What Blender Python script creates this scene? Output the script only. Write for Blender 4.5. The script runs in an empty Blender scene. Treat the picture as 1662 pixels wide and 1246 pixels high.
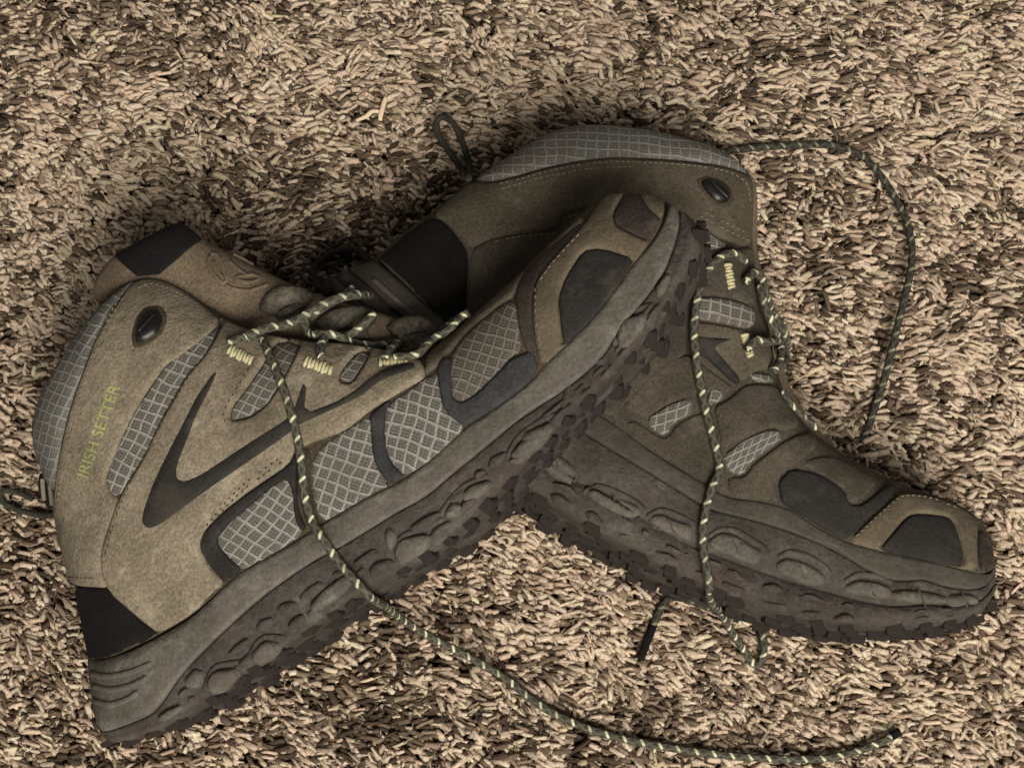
import bpy, math, random
import numpy as np
from mathutils import Vector, Matrix, noise
from mathutils.geometry import delaunay_2d_cdt
from mathutils.bvhtree import BVHTree

random.seed(7)
rng = np.random.default_rng(7)
SC = bpy.context.scene
COL = SC.collection

# ------------------------------------------------------------------ camera
PW, PH = 1662.0, 1246.0                  # size of the photograph the sketch coordinates refer to
HFOV = math.radians(33.6)
TILT = math.radians(12.0)                # camera leans back from straight down
DIST = 0.75
FPX = (PW / 2) / math.tan(HFOV / 2)
cam_data = bpy.data.cameras.new('camera')
cam_data.sensor_width = 36.0
cam_data.lens = 18.0 / math.tan(HFOV / 2)
cam_data.clip_start = 0.01
cam_data.clip_end = 50.0
cam = bpy.data.objects.new('camera', cam_data)
COL.objects.link(cam)
CAM = Vector((0.0, -DIST * math.sin(TILT), DIST * math.cos(TILT)))
cam.location = CAM
cam.rotation_euler = (TILT, 0, 0)
SC.camera = cam
CR = Matrix.Rotation(TILT, 3, 'X')

# ------------------------------------------------------------------ light: a dim room
world = bpy.data.worlds.new('World')
SC.world = world
world.use_nodes = True
bg = world.node_tree.nodes['Background']
bg.inputs[0].default_value = (1.0, 0.94, 0.84, 1)
bg.inputs[1].default_value = 0.18


def area(name, loc, target, size, power, color):
    l = bpy.data.lights.new(name, 'AREA')
    l.shape = 'RECTANGLE'
    l.size, l.size_y = size
    l.energy = power
    l.color = color
    o = bpy.data.objects.new(name, l)
    COL.objects.link(o)
    o.location = loc
    o.rotation_euler = (Vector(target) - Vector(loc)).to_track_quat('-Z', 'Y').to_euler()
    return o


area('room_lamp', (0.40, -1.22, 1.70), (0, 0, 0), (1.1, 0.95), 80.0, (1.0, 0.925, 0.80))

SC.view_settings.view_transform = 'Standard'
SC.view_settings.look = 'None'
SC.view_settings.exposure = 0.0
SC.view_settings.gamma = 1.0
SC.view_settings.use_curve_mapping = False
SC.render.film_transparent = False
SC.render.filter_size = 2.9
SC.cycles.max_bounces = 6
SC.cycles.use_denoising = True

# ------------------------------------------------------------------ materials
MM = 0.001


def nd(nt, typ, **kw):
    n = nt.nodes.new(typ)
    for k, v in kw.items():
        setattr(n, k, v)
    return n


def base_mat(name, rough=0.9, spec=0.25):
    m = bpy.data.materials.new(name)
    m.use_nodes = True
    nt = m.node_tree
    b = nt.nodes['Principled BSDF']
    b.inputs['Roughness'].default_value = rough
    b.inputs['Specular IOR Level'].default_value = spec
    return m, nt, b


def ramp(nt, fac, stops):
    r = nd(nt, 'ShaderNodeValToRGB')
    el = r.color_ramp.elements
    while len(el) < len(stops):
        el.new(0.5)
    for e, (p, c) in zip(el, stops):
        e.position = p
        e.color = (*c, 1)
    nt.links.new(fac, r.inputs[0])
    return r.outputs[0]


def noise_tex(nt, scale, detail=3.0, rough=0.6, vec=None):
    n = nd(nt, 'ShaderNodeTexNoise')
    n.inputs['Scale'].default_value = scale
    n.inputs['Detail'].default_value = detail
    n.inputs['Roughness'].default_value = rough
    if vec is None:
        tc = nd(nt, 'ShaderNodeTexCoord')
        vec = tc.outputs['Object']
    nt.links.new(vec, n.inputs['Vector'])
    return n.outputs['Fac']


def mix(nt, fac, a, b, blend='MIX'):
    m = nd(nt, 'ShaderNodeMix', data_type='RGBA', blend_type=blend)
    for s, v in ((0, fac), (6, a), (7, b)):
        if hasattr(v, 'is_linked'):
            nt.links.new(v, m.inputs[s])
        else:
            m.inputs[s].default_value = v if s == 0 else (*v, 1)
    return m.outputs[2]


def math_n(nt, op, a, b=None, c=None):
    m = nd(nt, 'ShaderNodeMath', operation=op)
    for i, v in enumerate((a, b, c)):
        if v is None:
            continue
        if hasattr(v, 'is_linked'):
            nt.links.new(v, m.inputs[i])
        else:
            m.inputs[i].default_value = v
    return m.outputs[0]


def bump(nt, b, height, strength, dist):
    n = nd(nt, 'ShaderNodeBump')
    n.inputs['Strength'].default_value = strength
    n.inputs['Distance'].default_value = dist
    nt.links.new(height, n.inputs['Height'])
    nt.links.new(n.outputs[0], b.inputs['Normal'])


def cloth_mat(name, c1, c2, stain=(0.05, 0.04, 0.028), stain_amt=0.55, grain=900, rough=0.95, spec=0.15, b_str=0.5, fleck=0.35, scuff=0.3, crease=0.35):
    """Brushed leather / nubuck: two tones in soft patches, speckled nap, dirt stains."""
    m, nt, b = base_mat(name, rough, spec)
    tone = noise_tex(nt, 45, 4)
    col = ramp(nt, tone, [(0.32, c1), (0.68, c2)])
    fine = noise_tex(nt, grain, 3, 0.7)
    fcol = ramp(nt, fine, [(0.36, (1 - fleck,) * 3), (0.64, (1 + fleck * 0.55,) * 3)])
    col = mix(nt, 1.0, col, fcol, 'MULTIPLY')
    dirt = noise_tex(nt, 26, 5, 0.65)
    df = ramp(nt, dirt, [(0.52, (0, 0, 0)), (0.72, (stain_amt,) * 3)])
    col = mix(nt, df, col, stain)
    sc = noise_tex(nt, 75, 7, 0.72)
    col = mix(nt, ramp(nt, sc, [(0.54, (0, 0, 0)), (0.70, (scuff,) * 3)]), col, tuple(min(1.0, x * 1.5 + 0.035) for x in c2))
    nt.links.new(col, b.inputs['Base Color'])
    cr = noise_tex(nt, 170, 5, 0.62)
    hh = math_n(nt, 'ADD', math_n(nt, 'MULTIPLY', fine, b_str), math_n(nt, 'MULTIPLY', cr, crease * 4.0))
    bump(nt, b, hh, 0.9, 0.0006)
    return m


SUEDE = cloth_mat('tan_nubuck', (0.138, 0.118, 0.086), (0.220, 0.187, 0.139), stain_amt=0.75, scuff=0.4, crease=0.55)
SUEDE_D = cloth_mat('olive_nubuck', (0.058, 0.050, 0.036), (0.092, 0.079, 0.058), stain_amt=0.65)
SUEDE_2 = cloth_mat('dark_brown_nubuck', (0.040, 0.035, 0.027), (0.070, 0.061, 0.046), stain=(0.028, 0.023, 0.017), stain_amt=0.6)  # darker brown than the tan nubuck, used on the right boot
SUEDE_W = cloth_mat('worn_toe_leather', (0.066, 0.055, 0.038), (0.118, 0.097, 0.067), stain_amt=0.85, fleck=0.25)
BASE = cloth_mat('dark_underlay', (0.045, 0.036, 0.024), (0.070, 0.054, 0.034))
TONGUE = cloth_mat('tongue_leather', (0.092, 0.071, 0.050), (0.138, 0.106, 0.075), stain_amt=0.3)
BLACK = cloth_mat('black_fabric', (0.005, 0.005, 0.005), (0.008, 0.008, 0.008), stain=(0.02, 0.017, 0.014), stain_amt=0.25, b_str=0.3, scuff=0.06)
CHAR = cloth_mat('charcoal_synthetic', (0.014, 0.0135, 0.013), (0.024, 0.023, 0.022), stain=(0.09, 0.075, 0.055), stain_amt=0.4, grain=1400, rough=0.8, b_str=0.35)
SLATE = cloth_mat('slate_overlay', (0.022, 0.023, 0.025), (0.036, 0.037, 0.039), stain=(0.09, 0.075, 0.055), stain_amt=0.45, grain=1100, rough=0.75, b_str=0.3)
MAROON = cloth_mat('dark_brown_trim', (0.027, 0.022, 0.019), (0.044, 0.036, 0.030), rough=0.85)
RUBBER = cloth_mat('grey_midsole_foam', (0.070, 0.065, 0.056), (0.122, 0.113, 0.097), stain=(0.050, 0.040, 0.031), stain_amt=0.7, grain=700, rough=0.85, b_str=0.3, fleck=0.22, scuff=0.5, crease=0.5)
RUBBER_D = cloth_mat('dusty_outsole_rubber', (0.036, 0.033, 0.029), (0.066, 0.060, 0.052), stain=(0.052, 0.034, 0.030), stain_amt=0.8, grain=500, rough=0.85, b_str=0.4, fleck=0.25, scuff=0.55, crease=0.7)
RUBBER_2 = cloth_mat('dark_midsole_foam', (0.040, 0.037, 0.031), (0.066, 0.060, 0.051), stain=(0.040, 0.032, 0.025), stain_amt=0.6, grain=700, rough=0.85, b_str=0.25, fleck=0.18)  # darker than the grey midsole foam, used on the right boot
LUGM = cloth_mat('pale_sidewall_lug', (0.058, 0.054, 0.046), (0.104, 0.097, 0.083), stain=(0.060, 0.043, 0.033), stain_amt=0.75, grain=600, rough=0.8, b_str=0.3, fleck=0.22, scuff=0.5, crease=0.6)
TREAD = cloth_mat('dark_tread_rubber', (0.030, 0.025, 0.024), (0.054, 0.045, 0.041), stain=(0.09, 0.076, 0.06), stain_amt=0.5, grain=500, rough=0.8)
THREAD = cloth_mat('pale_stitch_thread', (0.135, 0.120, 0.090), (0.185, 0.165, 0.125), stain_amt=0.2, fleck=0.1)
TACK = cloth_mat('yellow_bar_tack_thread', (0.40, 0.375, 0.22), (0.52, 0.48, 0.30), stain_amt=0.35, grain=1500, fleck=0.25)
LIME = cloth_mat('lime_print', (0.21, 0.225, 0.09), (0.31, 0.325, 0.14), stain=(0.165, 0.145, 0.098), stain_amt=0.95, grain=1200, fleck=0.3)
WEB = cloth_mat('grey_webbing', (0.036, 0.033, 0.025), (0.092, 0.085, 0.066), stain_amt=0.8, grain=500, fleck=0.45, b_str=0.9)
EDGE = cloth_mat('dark_seam_edge', (0.040, 0.032, 0.022), (0.060, 0.047, 0.032))

m_, nt_, b_ = base_mat('black_enamel_metal', 0.38, 0.3)
b_.inputs['Base Color'].default_value = (0.006, 0.006, 0.006, 1)
HOOK = m_


def ripstop(name, line, cell, hatch):
    """Rip-stop fabric: pale square lattice, fine hatching inside each cell. UV unit = one cell."""
    m, nt, b = base_mat(name, 0.85, 0.2)
    uv = nd(nt, 'ShaderNodeUVMap')
    sep = nd(nt, 'ShaderNodeSeparateXYZ')
    # the weave is not perfectly straight
    tc = nd(nt, 'ShaderNodeTexCoord')
    wob = nd(nt, 'ShaderNodeTexNoise')
    wob.inputs['Scale'].default_value = 70
    nt.links.new(tc.outputs['Object'], wob.inputs['Vector'])
    va = nd(nt, 'ShaderNodeVectorMath', operation='MULTIPLY_ADD')
    nt.links.new(wob.outputs['Color'], va.inputs[0])
    va.inputs[1].default_value = (0.9, 0.9, 0)
    nt.links.new(uv.outputs[0], va.inputs[2])
    nt.links.new(va.outputs[0], sep.inputs[0])
    masks, hs = [], []
    for i in (0, 1):
        f = math_n(nt, 'FRACT', sep.outputs[i])
        d = math_n(nt, 'ABSOLUTE', math_n(nt, 'SUBTRACT', f, 0.5))
        mr = nd(nt, 'ShaderNodeMapRange', interpolation_type='SMOOTHSTEP')
        nt.links.new(d, mr.inputs[0])
        mr.inputs[1].default_value, mr.inputs[2].default_value = 0.355, 0.44
        masks.append(mr.outputs[0])
        hs.append(math_n(nt, 'SINE', math_n(nt, 'MULTIPLY', sep.outputs[i], 2 * math.pi * (4.0 if i == 0 else 3.0))))
    lines = math_n(nt, 'MAXIMUM', masks[0], masks[1])
    hh = math_n(nt, 'ADD', math_n(nt, 'MULTIPLY', hs[0], 0.62), math_n(nt, 'MULTIPLY', hs[1], 0.3))
    hf = math_n(nt, 'MULTIPLY_ADD', hh, 0.5, 0.42)
    ccol = mix(nt, hf, cell, hatch)
    wear = noise_tex(nt, 160, 3)
    lf = math_n(nt, 'MULTIPLY', lines, math_n(nt, 'MULTIPLY_ADD', wear, 0.9, 0.42))
    lf = math_n(nt, 'MINIMUM', lf, 1.0)
    col = mix(nt, lf, ccol, line)
    dirt = noise_tex(nt, 22, 4)
    col = mix(nt, ramp(nt, dirt, [(0.46, (0, 0, 0)), (0.72, (0.65, 0.65, 0.65))]), col, (0.075, 0.061, 0.043))
    fine = noise_tex(nt, 1500, 2)
    col = mix(nt, 1.0, col, ramp(nt, fine, [(0.3, (0.72,) * 3), (0.7, (1.2,) * 3)]), 'MULTIPLY')
    nt.links.new(col, b.inputs['Base Color'])
    hgt = math_n(nt, 'ADD', lines, math_n(nt, 'MULTIPLY', hh, 0.2))
    bump(nt, b, hgt, 0.6, 0.0005)
    return m


MESH = ripstop('grey_ripstop_mesh', (0.235, 0.228, 0.208), (0.054, 0.052, 0.047), (0.140, 0.134, 0.120))
MESHC = ripstop('collar_ripstop', (0.190, 0.190, 0.175), (0.088, 0.088, 0.081), (0.125, 0.125, 0.114))
MESHB = ripstop('vamp_weave', (0.140, 0.132, 0.112), (0.052, 0.048, 0.040), (0.112, 0.104, 0.087))


def lace_mat(name='braided_lace', gain=1.0, tracer=(0.52, 0.52, 0.36)):
    """Round braided cord. UV: x = millimetres along, y = turns around."""
    m, nt, b = base_mat(name, 0.85, 0.2)
    uv = nd(nt, 'ShaderNodeUVMap')
    sep = nd(nt, 'ShaderNodeSeparateXYZ')
    nt.links.new(uv.outputs[0], sep.inputs[0])
    s, t = sep.outputs[0], math_n(nt, 'ADD', sep.outputs[1], 0.25)

    def helix(pitch, sign):
        return math_n(nt, 'FRACT', math_n(nt, 'ADD', math_n(nt, 'DIVIDE', s, pitch), math_n(nt, 'MULTIPLY', t, sign)))
    tri = []
    for sign in (4.0, -4.0):
        f = helix(5.0, sign)
        tri.append(math_n(nt, 'ABSOLUTE', math_n(nt, 'SUBTRACT', f, 0.5)))
    braid = math_n(nt, 'MAXIMUM', tri[0], tri[1])
    bcol = ramp(nt, braid, [(0.2, tuple(gain * x for x in (0.034, 0.034, 0.026))), (0.5, tuple(gain * x for x in (0.084, 0.083, 0.063)))])
    # pale tracer yarn: crosses the front in short slanted dashes
    f1 = helix(7.6, 1.0)
    f2 = helix(7.6, -1.0)
    near1 = math_n(nt, 'ABSOLUTE', math_n(nt, 'SUBTRACT', f1, 0.5))
    near2 = math_n(nt, 'ABSOLUTE', math_n(nt, 'SUBTRACT', f2, 0.5))
    m1 = nd(nt, 'ShaderNodeMapRange')
    nt.links.new(near1, m1.inputs[0])
    m1.inputs[1].default_value, m1.inputs[2].default_value = 0.11, 0.06
    m2 = nd(nt, 'ShaderNodeMapRange')
    nt.links.new(near2, m2.inputs[0])
    m2.inputs[1].default_value, m2.inputs[2].default_value = 0.32, 0.22
    tr = math_n(nt, 'MULTIPLY', m1.outputs[0], m2.outputs[0])
    wear = noise_tex(nt, 130, 2)
    tr = math_n(nt, 'MULTIPLY', tr, math_n(nt, 'MINIMUM', math_n(nt, 'MULTIPLY_ADD', wear, 3.2, -0.75), 1.0))
    fine = noise_tex(nt, 1600, 2)
    bcol = mix(nt, 1.0, bcol, ramp(nt, fine, [(0.3, (0.6,) * 3), (0.7, (1.4,) * 3)]), 'MULTIPLY')
    col = mix(nt, tr, bcol, tracer)
    nt.links.new(col, b.inputs['Base Color'])
    bump(nt, b, braid, 0.7, 0.0007)
    return m


LACE = lace_mat()
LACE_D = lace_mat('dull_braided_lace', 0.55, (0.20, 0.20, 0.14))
CORD = cloth_mat('dark_olive_cord', (0.018, 0.019, 0.015), (0.040, 0.041, 0.031), stain_amt=0.2, grain=1100, fleck=0.5, b_str=0.9)


def carpet_mat():
    m, nt, b = base_mat('carpet_yarn', 0.95, 0.1)
    at = nd(nt, 'ShaderNodeAttribute', attribute_name='yarn_colour')
    fine = noise_tex(nt, 900, 4, 0.75)
    col = mix(nt, 1.0, at.outputs['Color'], ramp(nt, fine, [(0.3, (0.62,) * 3), (0.7, (1.25,) * 3)]), 'MULTIPLY')
    nt.links.new(col, b.inputs['Base Color'])
    bump(nt, b, fine, 0.8, 0.0007)
    # loose fibre lets light through
    tl = nd(nt, 'ShaderNodeBsdfTranslucent')
    nt.links.new(col, tl.inputs['Color'])
    mx = nd(nt, 'ShaderNodeMixShader')
    mx.inputs[0].default_value = 0.30
    nt.links.new(b.outputs[0], mx.inputs[1])
    nt.links.new(tl.outputs[0], mx.inputs[2])
    nt.links.new(mx.outputs[0], nt.nodes['Material Output'].inputs['Surface'])
    return m


CARPET = carpet_mat()
BACKING = cloth_mat('carpet_backing', (0.08, 0.055, 0.038), (0.12, 0.085, 0.06))


# ------------------------------------------------------------------ helpers
def link(name, verts, faces, mat, parent=None, smooth=True, uvs=None):
    me = bpy.data.meshes.new(name)
    me.from_pydata([tuple(v) for v in verts], [], [tuple(f) for f in faces])
    if smooth:
        me.polygons.foreach_set('use_smooth', [True] * len(me.polygons))
    if uvs is not None:
        lay = me.uv_layers.new(name='UVMap')
        li = np.empty(len(me.loops), dtype=np.int32)
        me.loops.foreach_get('vertex_index', li)
        lay.data.foreach_set('uv', np.asarray(uvs, dtype=np.float32)[li].ravel())
    me.materials.append(mat)
    me.update()
    o = bpy.data.objects.new(name, me)
    COL.objects.link(o)
    if parent is not None:
        o.parent = parent
    return o


def cam_ray(px, py):
    d = CR @ Vector(((px - PW / 2) / FPX, -(py - PH / 2) / FPX, -1.0))
    return d.normalized()


def at_z(px, py, z):
    d = cam_ray(px, py)
    return CAM + d * ((z - CAM.z) / d.z)


def chaikin(p, n, closed=True):
    p = np.asarray(p, float)
    for _ in range(n):
        if closed:
            q = np.roll(p, -1, axis=0)
            a = p * 0.8 + q * 0.2
            b = p * 0.2 + q * 0.8
            p = np.stack([a, b], 1).reshape(-1, p.shape[1])
        else:
            a = p[:-1] * 0.8 + p[1:] * 0.2
            b = p[:-1] * 0.2 + p[1:] * 0.8
            p = np.concatenate([p[:1], np.stack([a, b], 1).reshape(-1, p.shape[1]), p[-1:]])
    return p


def resample_closed(p, step):
    out = []
    n = len(p)
    for i in range(n):
        a, b = p[i], p[(i + 1) % n]
        k = max(1, int(round(np.linalg.norm(b - a) / step)))
        for j in range(k):
            out.append(a + (b - a) * j / k)
    out = np.array(out)
    keep = [0]
    for i in range(1, len(out)):
        if np.linalg.norm(out[i] - out[keep[-1]]) > step * 0.3:
            keep.append(i)
    return out[keep]


def inside(pts, poly):
    x, y = pts[:, 0], pts[:, 1]
    r = np.zeros(len(pts), bool)
    n = len(poly)
    for i in range(n):
        x1, y1 = poly[i]
        x2, y2 = poly[(i + 1) % n]
        if y1 == y2:
            continue
        c = ((y1 > y) != (y2 > y)) & (x < (x2 - x1) * (y - y1) / (y2 - y1) + x1)
        r ^= c
    return r


def edge_dist(pts, poly):
    best = np.full(len(pts), 1e9)
    n = len(poly)
    for i in range(n):
        a, b = poly[i], poly[(i + 1) % n]
        d = b - a
        L = max(d @ d, 1e-18)
        t = np.clip(((pts - a) @ d) / L, 0, 1)
        q = a + t[:, None] * d
        best = np.minimum(best, np.hypot(pts[:, 0] - q[:, 0], pts[:, 1] - q[:, 1]))
    return best


def triangulate(loops, res, rings):
    """loops[0] outer, others holes. Returns verts(2D), tris, distance to the rim."""
    pts, edges = [], []
    for lp in loops:
        s = len(pts)
        pts += [tuple(p) for p in lp]
        edges += [(s + i, s + (i + 1) % len(lp)) for i in range(len(lp))]
    nb = len(pts)
    outer = loops[0]
    cand = []
    for lp in loops:
        nx = np.roll(lp, -1, 0) - np.roll(lp, 1, 0)
        nn = np.stack([-nx[:, 1], nx[:, 0]], 1) / np.maximum(np.linalg.norm(nx, axis=1), 1e-12)[:, None]
        for r in rings:
            for sgn in (1, -1):
                q = lp + nn * r * sgn
                cand.append((q, r * 0.9))
    lo, hi = outer.min(0), outer.max(0)
    gx = np.arange(lo[0], hi[0], res)
    gy = np.arange(lo[1], hi[1], res * 0.866)
    G = np.array([(x + (res / 2 if j % 2 else 0), y) for j, y in enumerate(gy) for x in gx]) if len(gx) and len(gy) else np.zeros((0, 2))
    if len(G):
        cand.append((G, (max(rings) if rings else 0) + res * 0.5))
    for q, md in cand:
        ok = inside(q, outer)
        for h in loops[1:]:
            ok &= ~inside(q, h)
        q = q[ok]
        if not len(q):
            continue
        d = np.min([edge_dist(q, lp) for lp in loops], axis=0)
        pts += [tuple(p) for p in q[d >= md]]
    V, E, F, *_ = delaunay_2d_cdt([Vector(p) for p in pts], edges, [], 0, 1e-7)
    V = np.array([(v.x, v.y) for v in V])
    F = np.array([f for f in F if len(f) == 3])
    c = V[F].mean(1)
    ok = inside(c, outer)
    for h in loops[1:]:
        ok &= ~inside(c, h)
    F = F[ok]
    a = V[F]
    area2 = (a[:, 1, 0] - a[:, 0, 0]) * (a[:, 2, 1] - a[:, 0, 1]) - (a[:, 1, 1] - a[:, 0, 1]) * (a[:, 2, 0] - a[:, 0, 0])
    F[area2 < 0] = F[area2 < 0][:, ::-1]
    F = F[np.abs(area2) > 1e-14]
    d = np.min([edge_dist(V, lp) for lp in loops], axis=0)
    return V, F, d


def inflate_field(V, F, fixed, hval):
    """Solve -lap(h)=1 on the triangle mesh with h fixed on some vertices; free rims stay open."""
    n = len(V)
    I, J, Wt = [], [], []
    rhs = np.zeros(n)
    a = V[F]
    for k in range(3):
        i, j, l = F[:, k], F[:, (k + 1) % 3], F[:, (k + 2) % 3]
        u, v = V[i] - V[l], V[j] - V[l]
        cr = np.abs(u[:, 0] * v[:, 1] - u[:, 1] * v[:, 0])
        cot = (u * v).sum(1) / np.maximum(cr, 1e-14)
        I.append(i); J.append(j); Wt.append(np.clip(cot, 0.0, 20) * 0.5)
    ar = 0.5 * np.abs((a[:, 1, 0] - a[:, 0, 0]) * (a[:, 2, 1] - a[:, 0, 1]) - (a[:, 1, 1] - a[:, 0, 1]) * (a[:, 2, 0] - a[:, 0, 0]))
    for k in range(3):
        rhs += np.bincount(F[:, k], ar / 3, n)
    I, J, Wt = map(np.concatenate, (I, J, Wt))

    def A(x):
        d = (x[I] - x[J]) * Wt
        return np.bincount(I, d, n) - np.bincount(J, d, n)
    free = ~fixed
    x = np.where(fixed, hval, 0.0)
    diag = np.bincount(I, Wt, n) + np.bincount(J, Wt, n)
    Mi = np.where(free, 1 / np.maximum(diag, 1e-9), 0)
    r = np.where(free, rhs - A(x), 0)
    z = Mi * r
    p = z.copy()
    rz = r @ z
    for it in range(900):
        Ap = np.where(free, A(p), 0)
        al = rz / max(p @ Ap, 1e-30)
        x += al * p
        r -= al * Ap
        z = Mi * r
        rn = r @ z
        if rn < 1e-18:
            break
        p = z + (rn / rz) * p
        rz = rn
    return x


class Surface:
    """Ray-castable sheet with smooth normals, in a boot's own coordinates."""
    def __init__(self, verts, faces):
        self.v = [Vector(v) for v in verts]
        tri = []
        for f in faces:
            f = list(f)
            for k in range(1, len(f) - 1):
                tri.append((f[0], f[k], f[k + 1]))
        self.f = tri
        self.bvh = BVHTree.FromPolygons(self.v, self.f)
        nn = [Vector((0, 0, 0)) for _ in self.v]
        for f in self.f:
            a, b, c = (self.v[i] for i in f)
            n = (b - a).cross(c - a)
            for i in f:
                nn[i] += n
        self.n = [n.normalized() if n.length > 0 else Vector((0, 0, 1)) for n in nn]

    def smooth(self, loc, idx):
        f = self.f[idx]
        a, b, c = (self.v[i] for i in f)
        v0, v1, v2 = b - a, c - a, loc - a
        d00, d01, d11, d20, d21 = v0 @ v0, v0 @ v1, v1 @ v1, v2 @ v0, v2 @ v1
        den = d00 * d11 - d01 * d01
        if abs(den) < 1e-22:
            return self.n[f[0]]
        q = (d11 * d20 - d01 * d21) / den
        w = (d00 * d21 - d01 * d20) / den
        return (self.n[f[0]] * (1 - q - w) + self.n[f[1]] * q + self.n[f[2]] * w).normalized()

    def drop(self, u, v):
        loc, nor, idx, _ = self.bvh.ray_cast(Vector((u, v, 0.3)), Vector((0, 0, -1)))
        if loc is None:
            loc, nor, idx, _ = self.bvh.find_nearest(Vector((u, v, 0.0)))
        n = self.smooth(loc, idx)
        if n.z < 0:
            n = -n
        return loc, n

    def ray(self, o, d):
        loc, nor, idx, _ = self.bvh.ray_cast(o, d)
        return loc, idx


class Boot:
    def __init__(self, name, origin_px, z0, toe_px, lift_deg, roll_deg):
        O = at_z(*origin_px, z0)
        T = at_z(*toe_px, z0)
        eu = Vector((T.x - O.x, T.y - O.y, 0)).normalized()
        eu = (eu * math.cos(math.radians(lift_deg)) + Vector((0, 0, math.sin(math.radians(lift_deg))))).normalized()
        ev = Vector((0, 0, 1)).cross(eu).normalized()
        n = eu.cross(ev).normalized()
        R = Matrix((eu, ev, n)).transposed()
        R = R @ Matrix.Rotation(math.radians(-roll_deg), 3, 'X')   # sole side up, cuff side down
        self.M = Matrix.Translation(O) @ R.to_4x4()
        self.Mi = self.M.inverted()
        self.root = bpy.data.objects.new(name, None)
        self.root.empty_display_size = 0.05
        COL.objects.link(self.root)
        self.root.matrix_world = self.M
        self.co = self.Mi @ CAM

    def ray(self, px, py):
        return (self.Mi.to_3x3() @ cam_ray(px, py)).normalized()

    def plane(self, px, py, w):
        d = self.ray(px, py)
        return self.co + d * ((w - self.co.z) / d.z)

    def hit(self, px, py, surf):
        d = self.ray(px, py)
        loc, idx = surf.ray(self.co, d)
        if loc is None:
            # just off the rim: use the nearest point of the sheet
            w = 0.02
            for _ in range(5):
                q = self.plane(px, py, w)
                nl, _, _, _ = surf.bvh.find_nearest(q)
                w = nl.z
            loc = self.plane(px, py, w)
        return loc


def inflated(boot, outline, wc, back=0.75, res=3.6, wrinkle=1.15, k=1.0, w0=0.0, seed=0.0):
    """outline rows: (px, py, rim half thickness mm, kind) kind 'f' rim, 'o' open rim, 's' sole line (no rim)."""
    P, K = [], []
    n = len(outline)
    for i, row in enumerate(outline):
        x, y, w, kind = row[:4]
        q = boot.plane(x, y, (row[4] if len(row) > 4 else w + w0) * MM)
        P.append((q.x, q.y, w))
        K.append(kind)
    P = np.array(P)
    pts, kinds = [], []
    for i in range(n):
        a, b = P[i], P[(i + 1) % n]
        m = max(1, int(round(np.linalg.norm((b - a)[:2]) / (2.6 * MM))))
        for j in range(m):
            pts.append(a + (b - a) * j / m)
            kinds.append((K[i], K[(i + 1) % n], j))
    pts = np.array(pts)
    for _ in range(4):
        pts = pts * 0.5 + (np.roll(pts, 1, 0) + np.roll(pts, -1, 0)) * 0.25
    rim = pts[:, :2]
    nb = len(rim)
    V, F, d = triangulate([rim], res * MM, [0.35 * MM, 1.1 * MM, 2.4 * MM])
    # which rim samples hold a fixed value
    hold = np.zeros(len(V), bool)
    val = np.zeros(len(V))
    for i in range(min(nb, len(V))):
        kd = kinds[i][0]
        if kd == 's' and not (kinds[i][2] == 0 and kinds[i - 1][0] != 's'):
            continue
        hold[i] = True
        val[i] = (pts[i, 2] * MM / k) ** 2 / 2
    h = inflate_field(V, F, hold, val)
    x = k * np.sqrt(np.maximum(2 * h, 0))
    c = wc * MM
    W = x / (1 + (x / c) ** 4) ** 0.25
    for i in range(len(V)):
        nz = noise.noise(Vector((V[i, 0] * 28 + seed, V[i, 1] * 28, seed))) + 0.5 * noise.noise(Vector((V[i, 0] * 70, V[i, 1] * 70 + seed, seed)))
        W[i] += nz * wrinkle * MM * min(1.0, d[i] / (8 * MM))
    W = np.maximum(W, 0)
    nv = len(V)
    z0 = w0 * MM
    front = [(V[i, 0], V[i, 1], W[i] + z0) for i in range(nv)]
    rear = [(V[i, 0], V[i, 1], -W[i] * back + z0) for i in range(nv)]
    verts = front + rear
    faces = [tuple(f) for f in F] + [tuple(f[::-1] + nv) for f in F]
    ccw = (rim[:, 0] * np.roll(rim[:, 1], -1) - np.roll(rim[:, 0], -1) * rim[:, 1]).sum() > 0
    cent = rim.mean(0)
    inner = {}
    for i in range(nb):
        j = (i + 1) % nb
        if kinds[i][0] == 'o':
            # open cuff: the wall dips into the boot
            for q in (i, j):
                if q not in inner:
                    dirv = cent - rim[q]
                    dirv = dirv / np.linalg.norm(dirv) * 0.035
                    inner[q] = len(verts)
                    verts.append((rim[q][0] + dirv[0], rim[q][1] + dirv[1], W[q] * 0.7 + z0))
                    verts.append((rim[q][0] + dirv[0], rim[q][1] + dirv[1], -W[q] * 0.7 * back + z0))
            a, b = inner[i], inner[j]
            fs = [(i, a, b, j), (a, a + 1, b + 1, b), (a + 1, i + nv, j + nv, b + 1)]
        else:
            fs = [(i, i + nv, j + nv, j)]
        for f in fs:
            faces.append(f if ccw else f[::-1])
    surf = Surface(front, [tuple(f) for f in F])
    return verts, faces, surf


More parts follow.
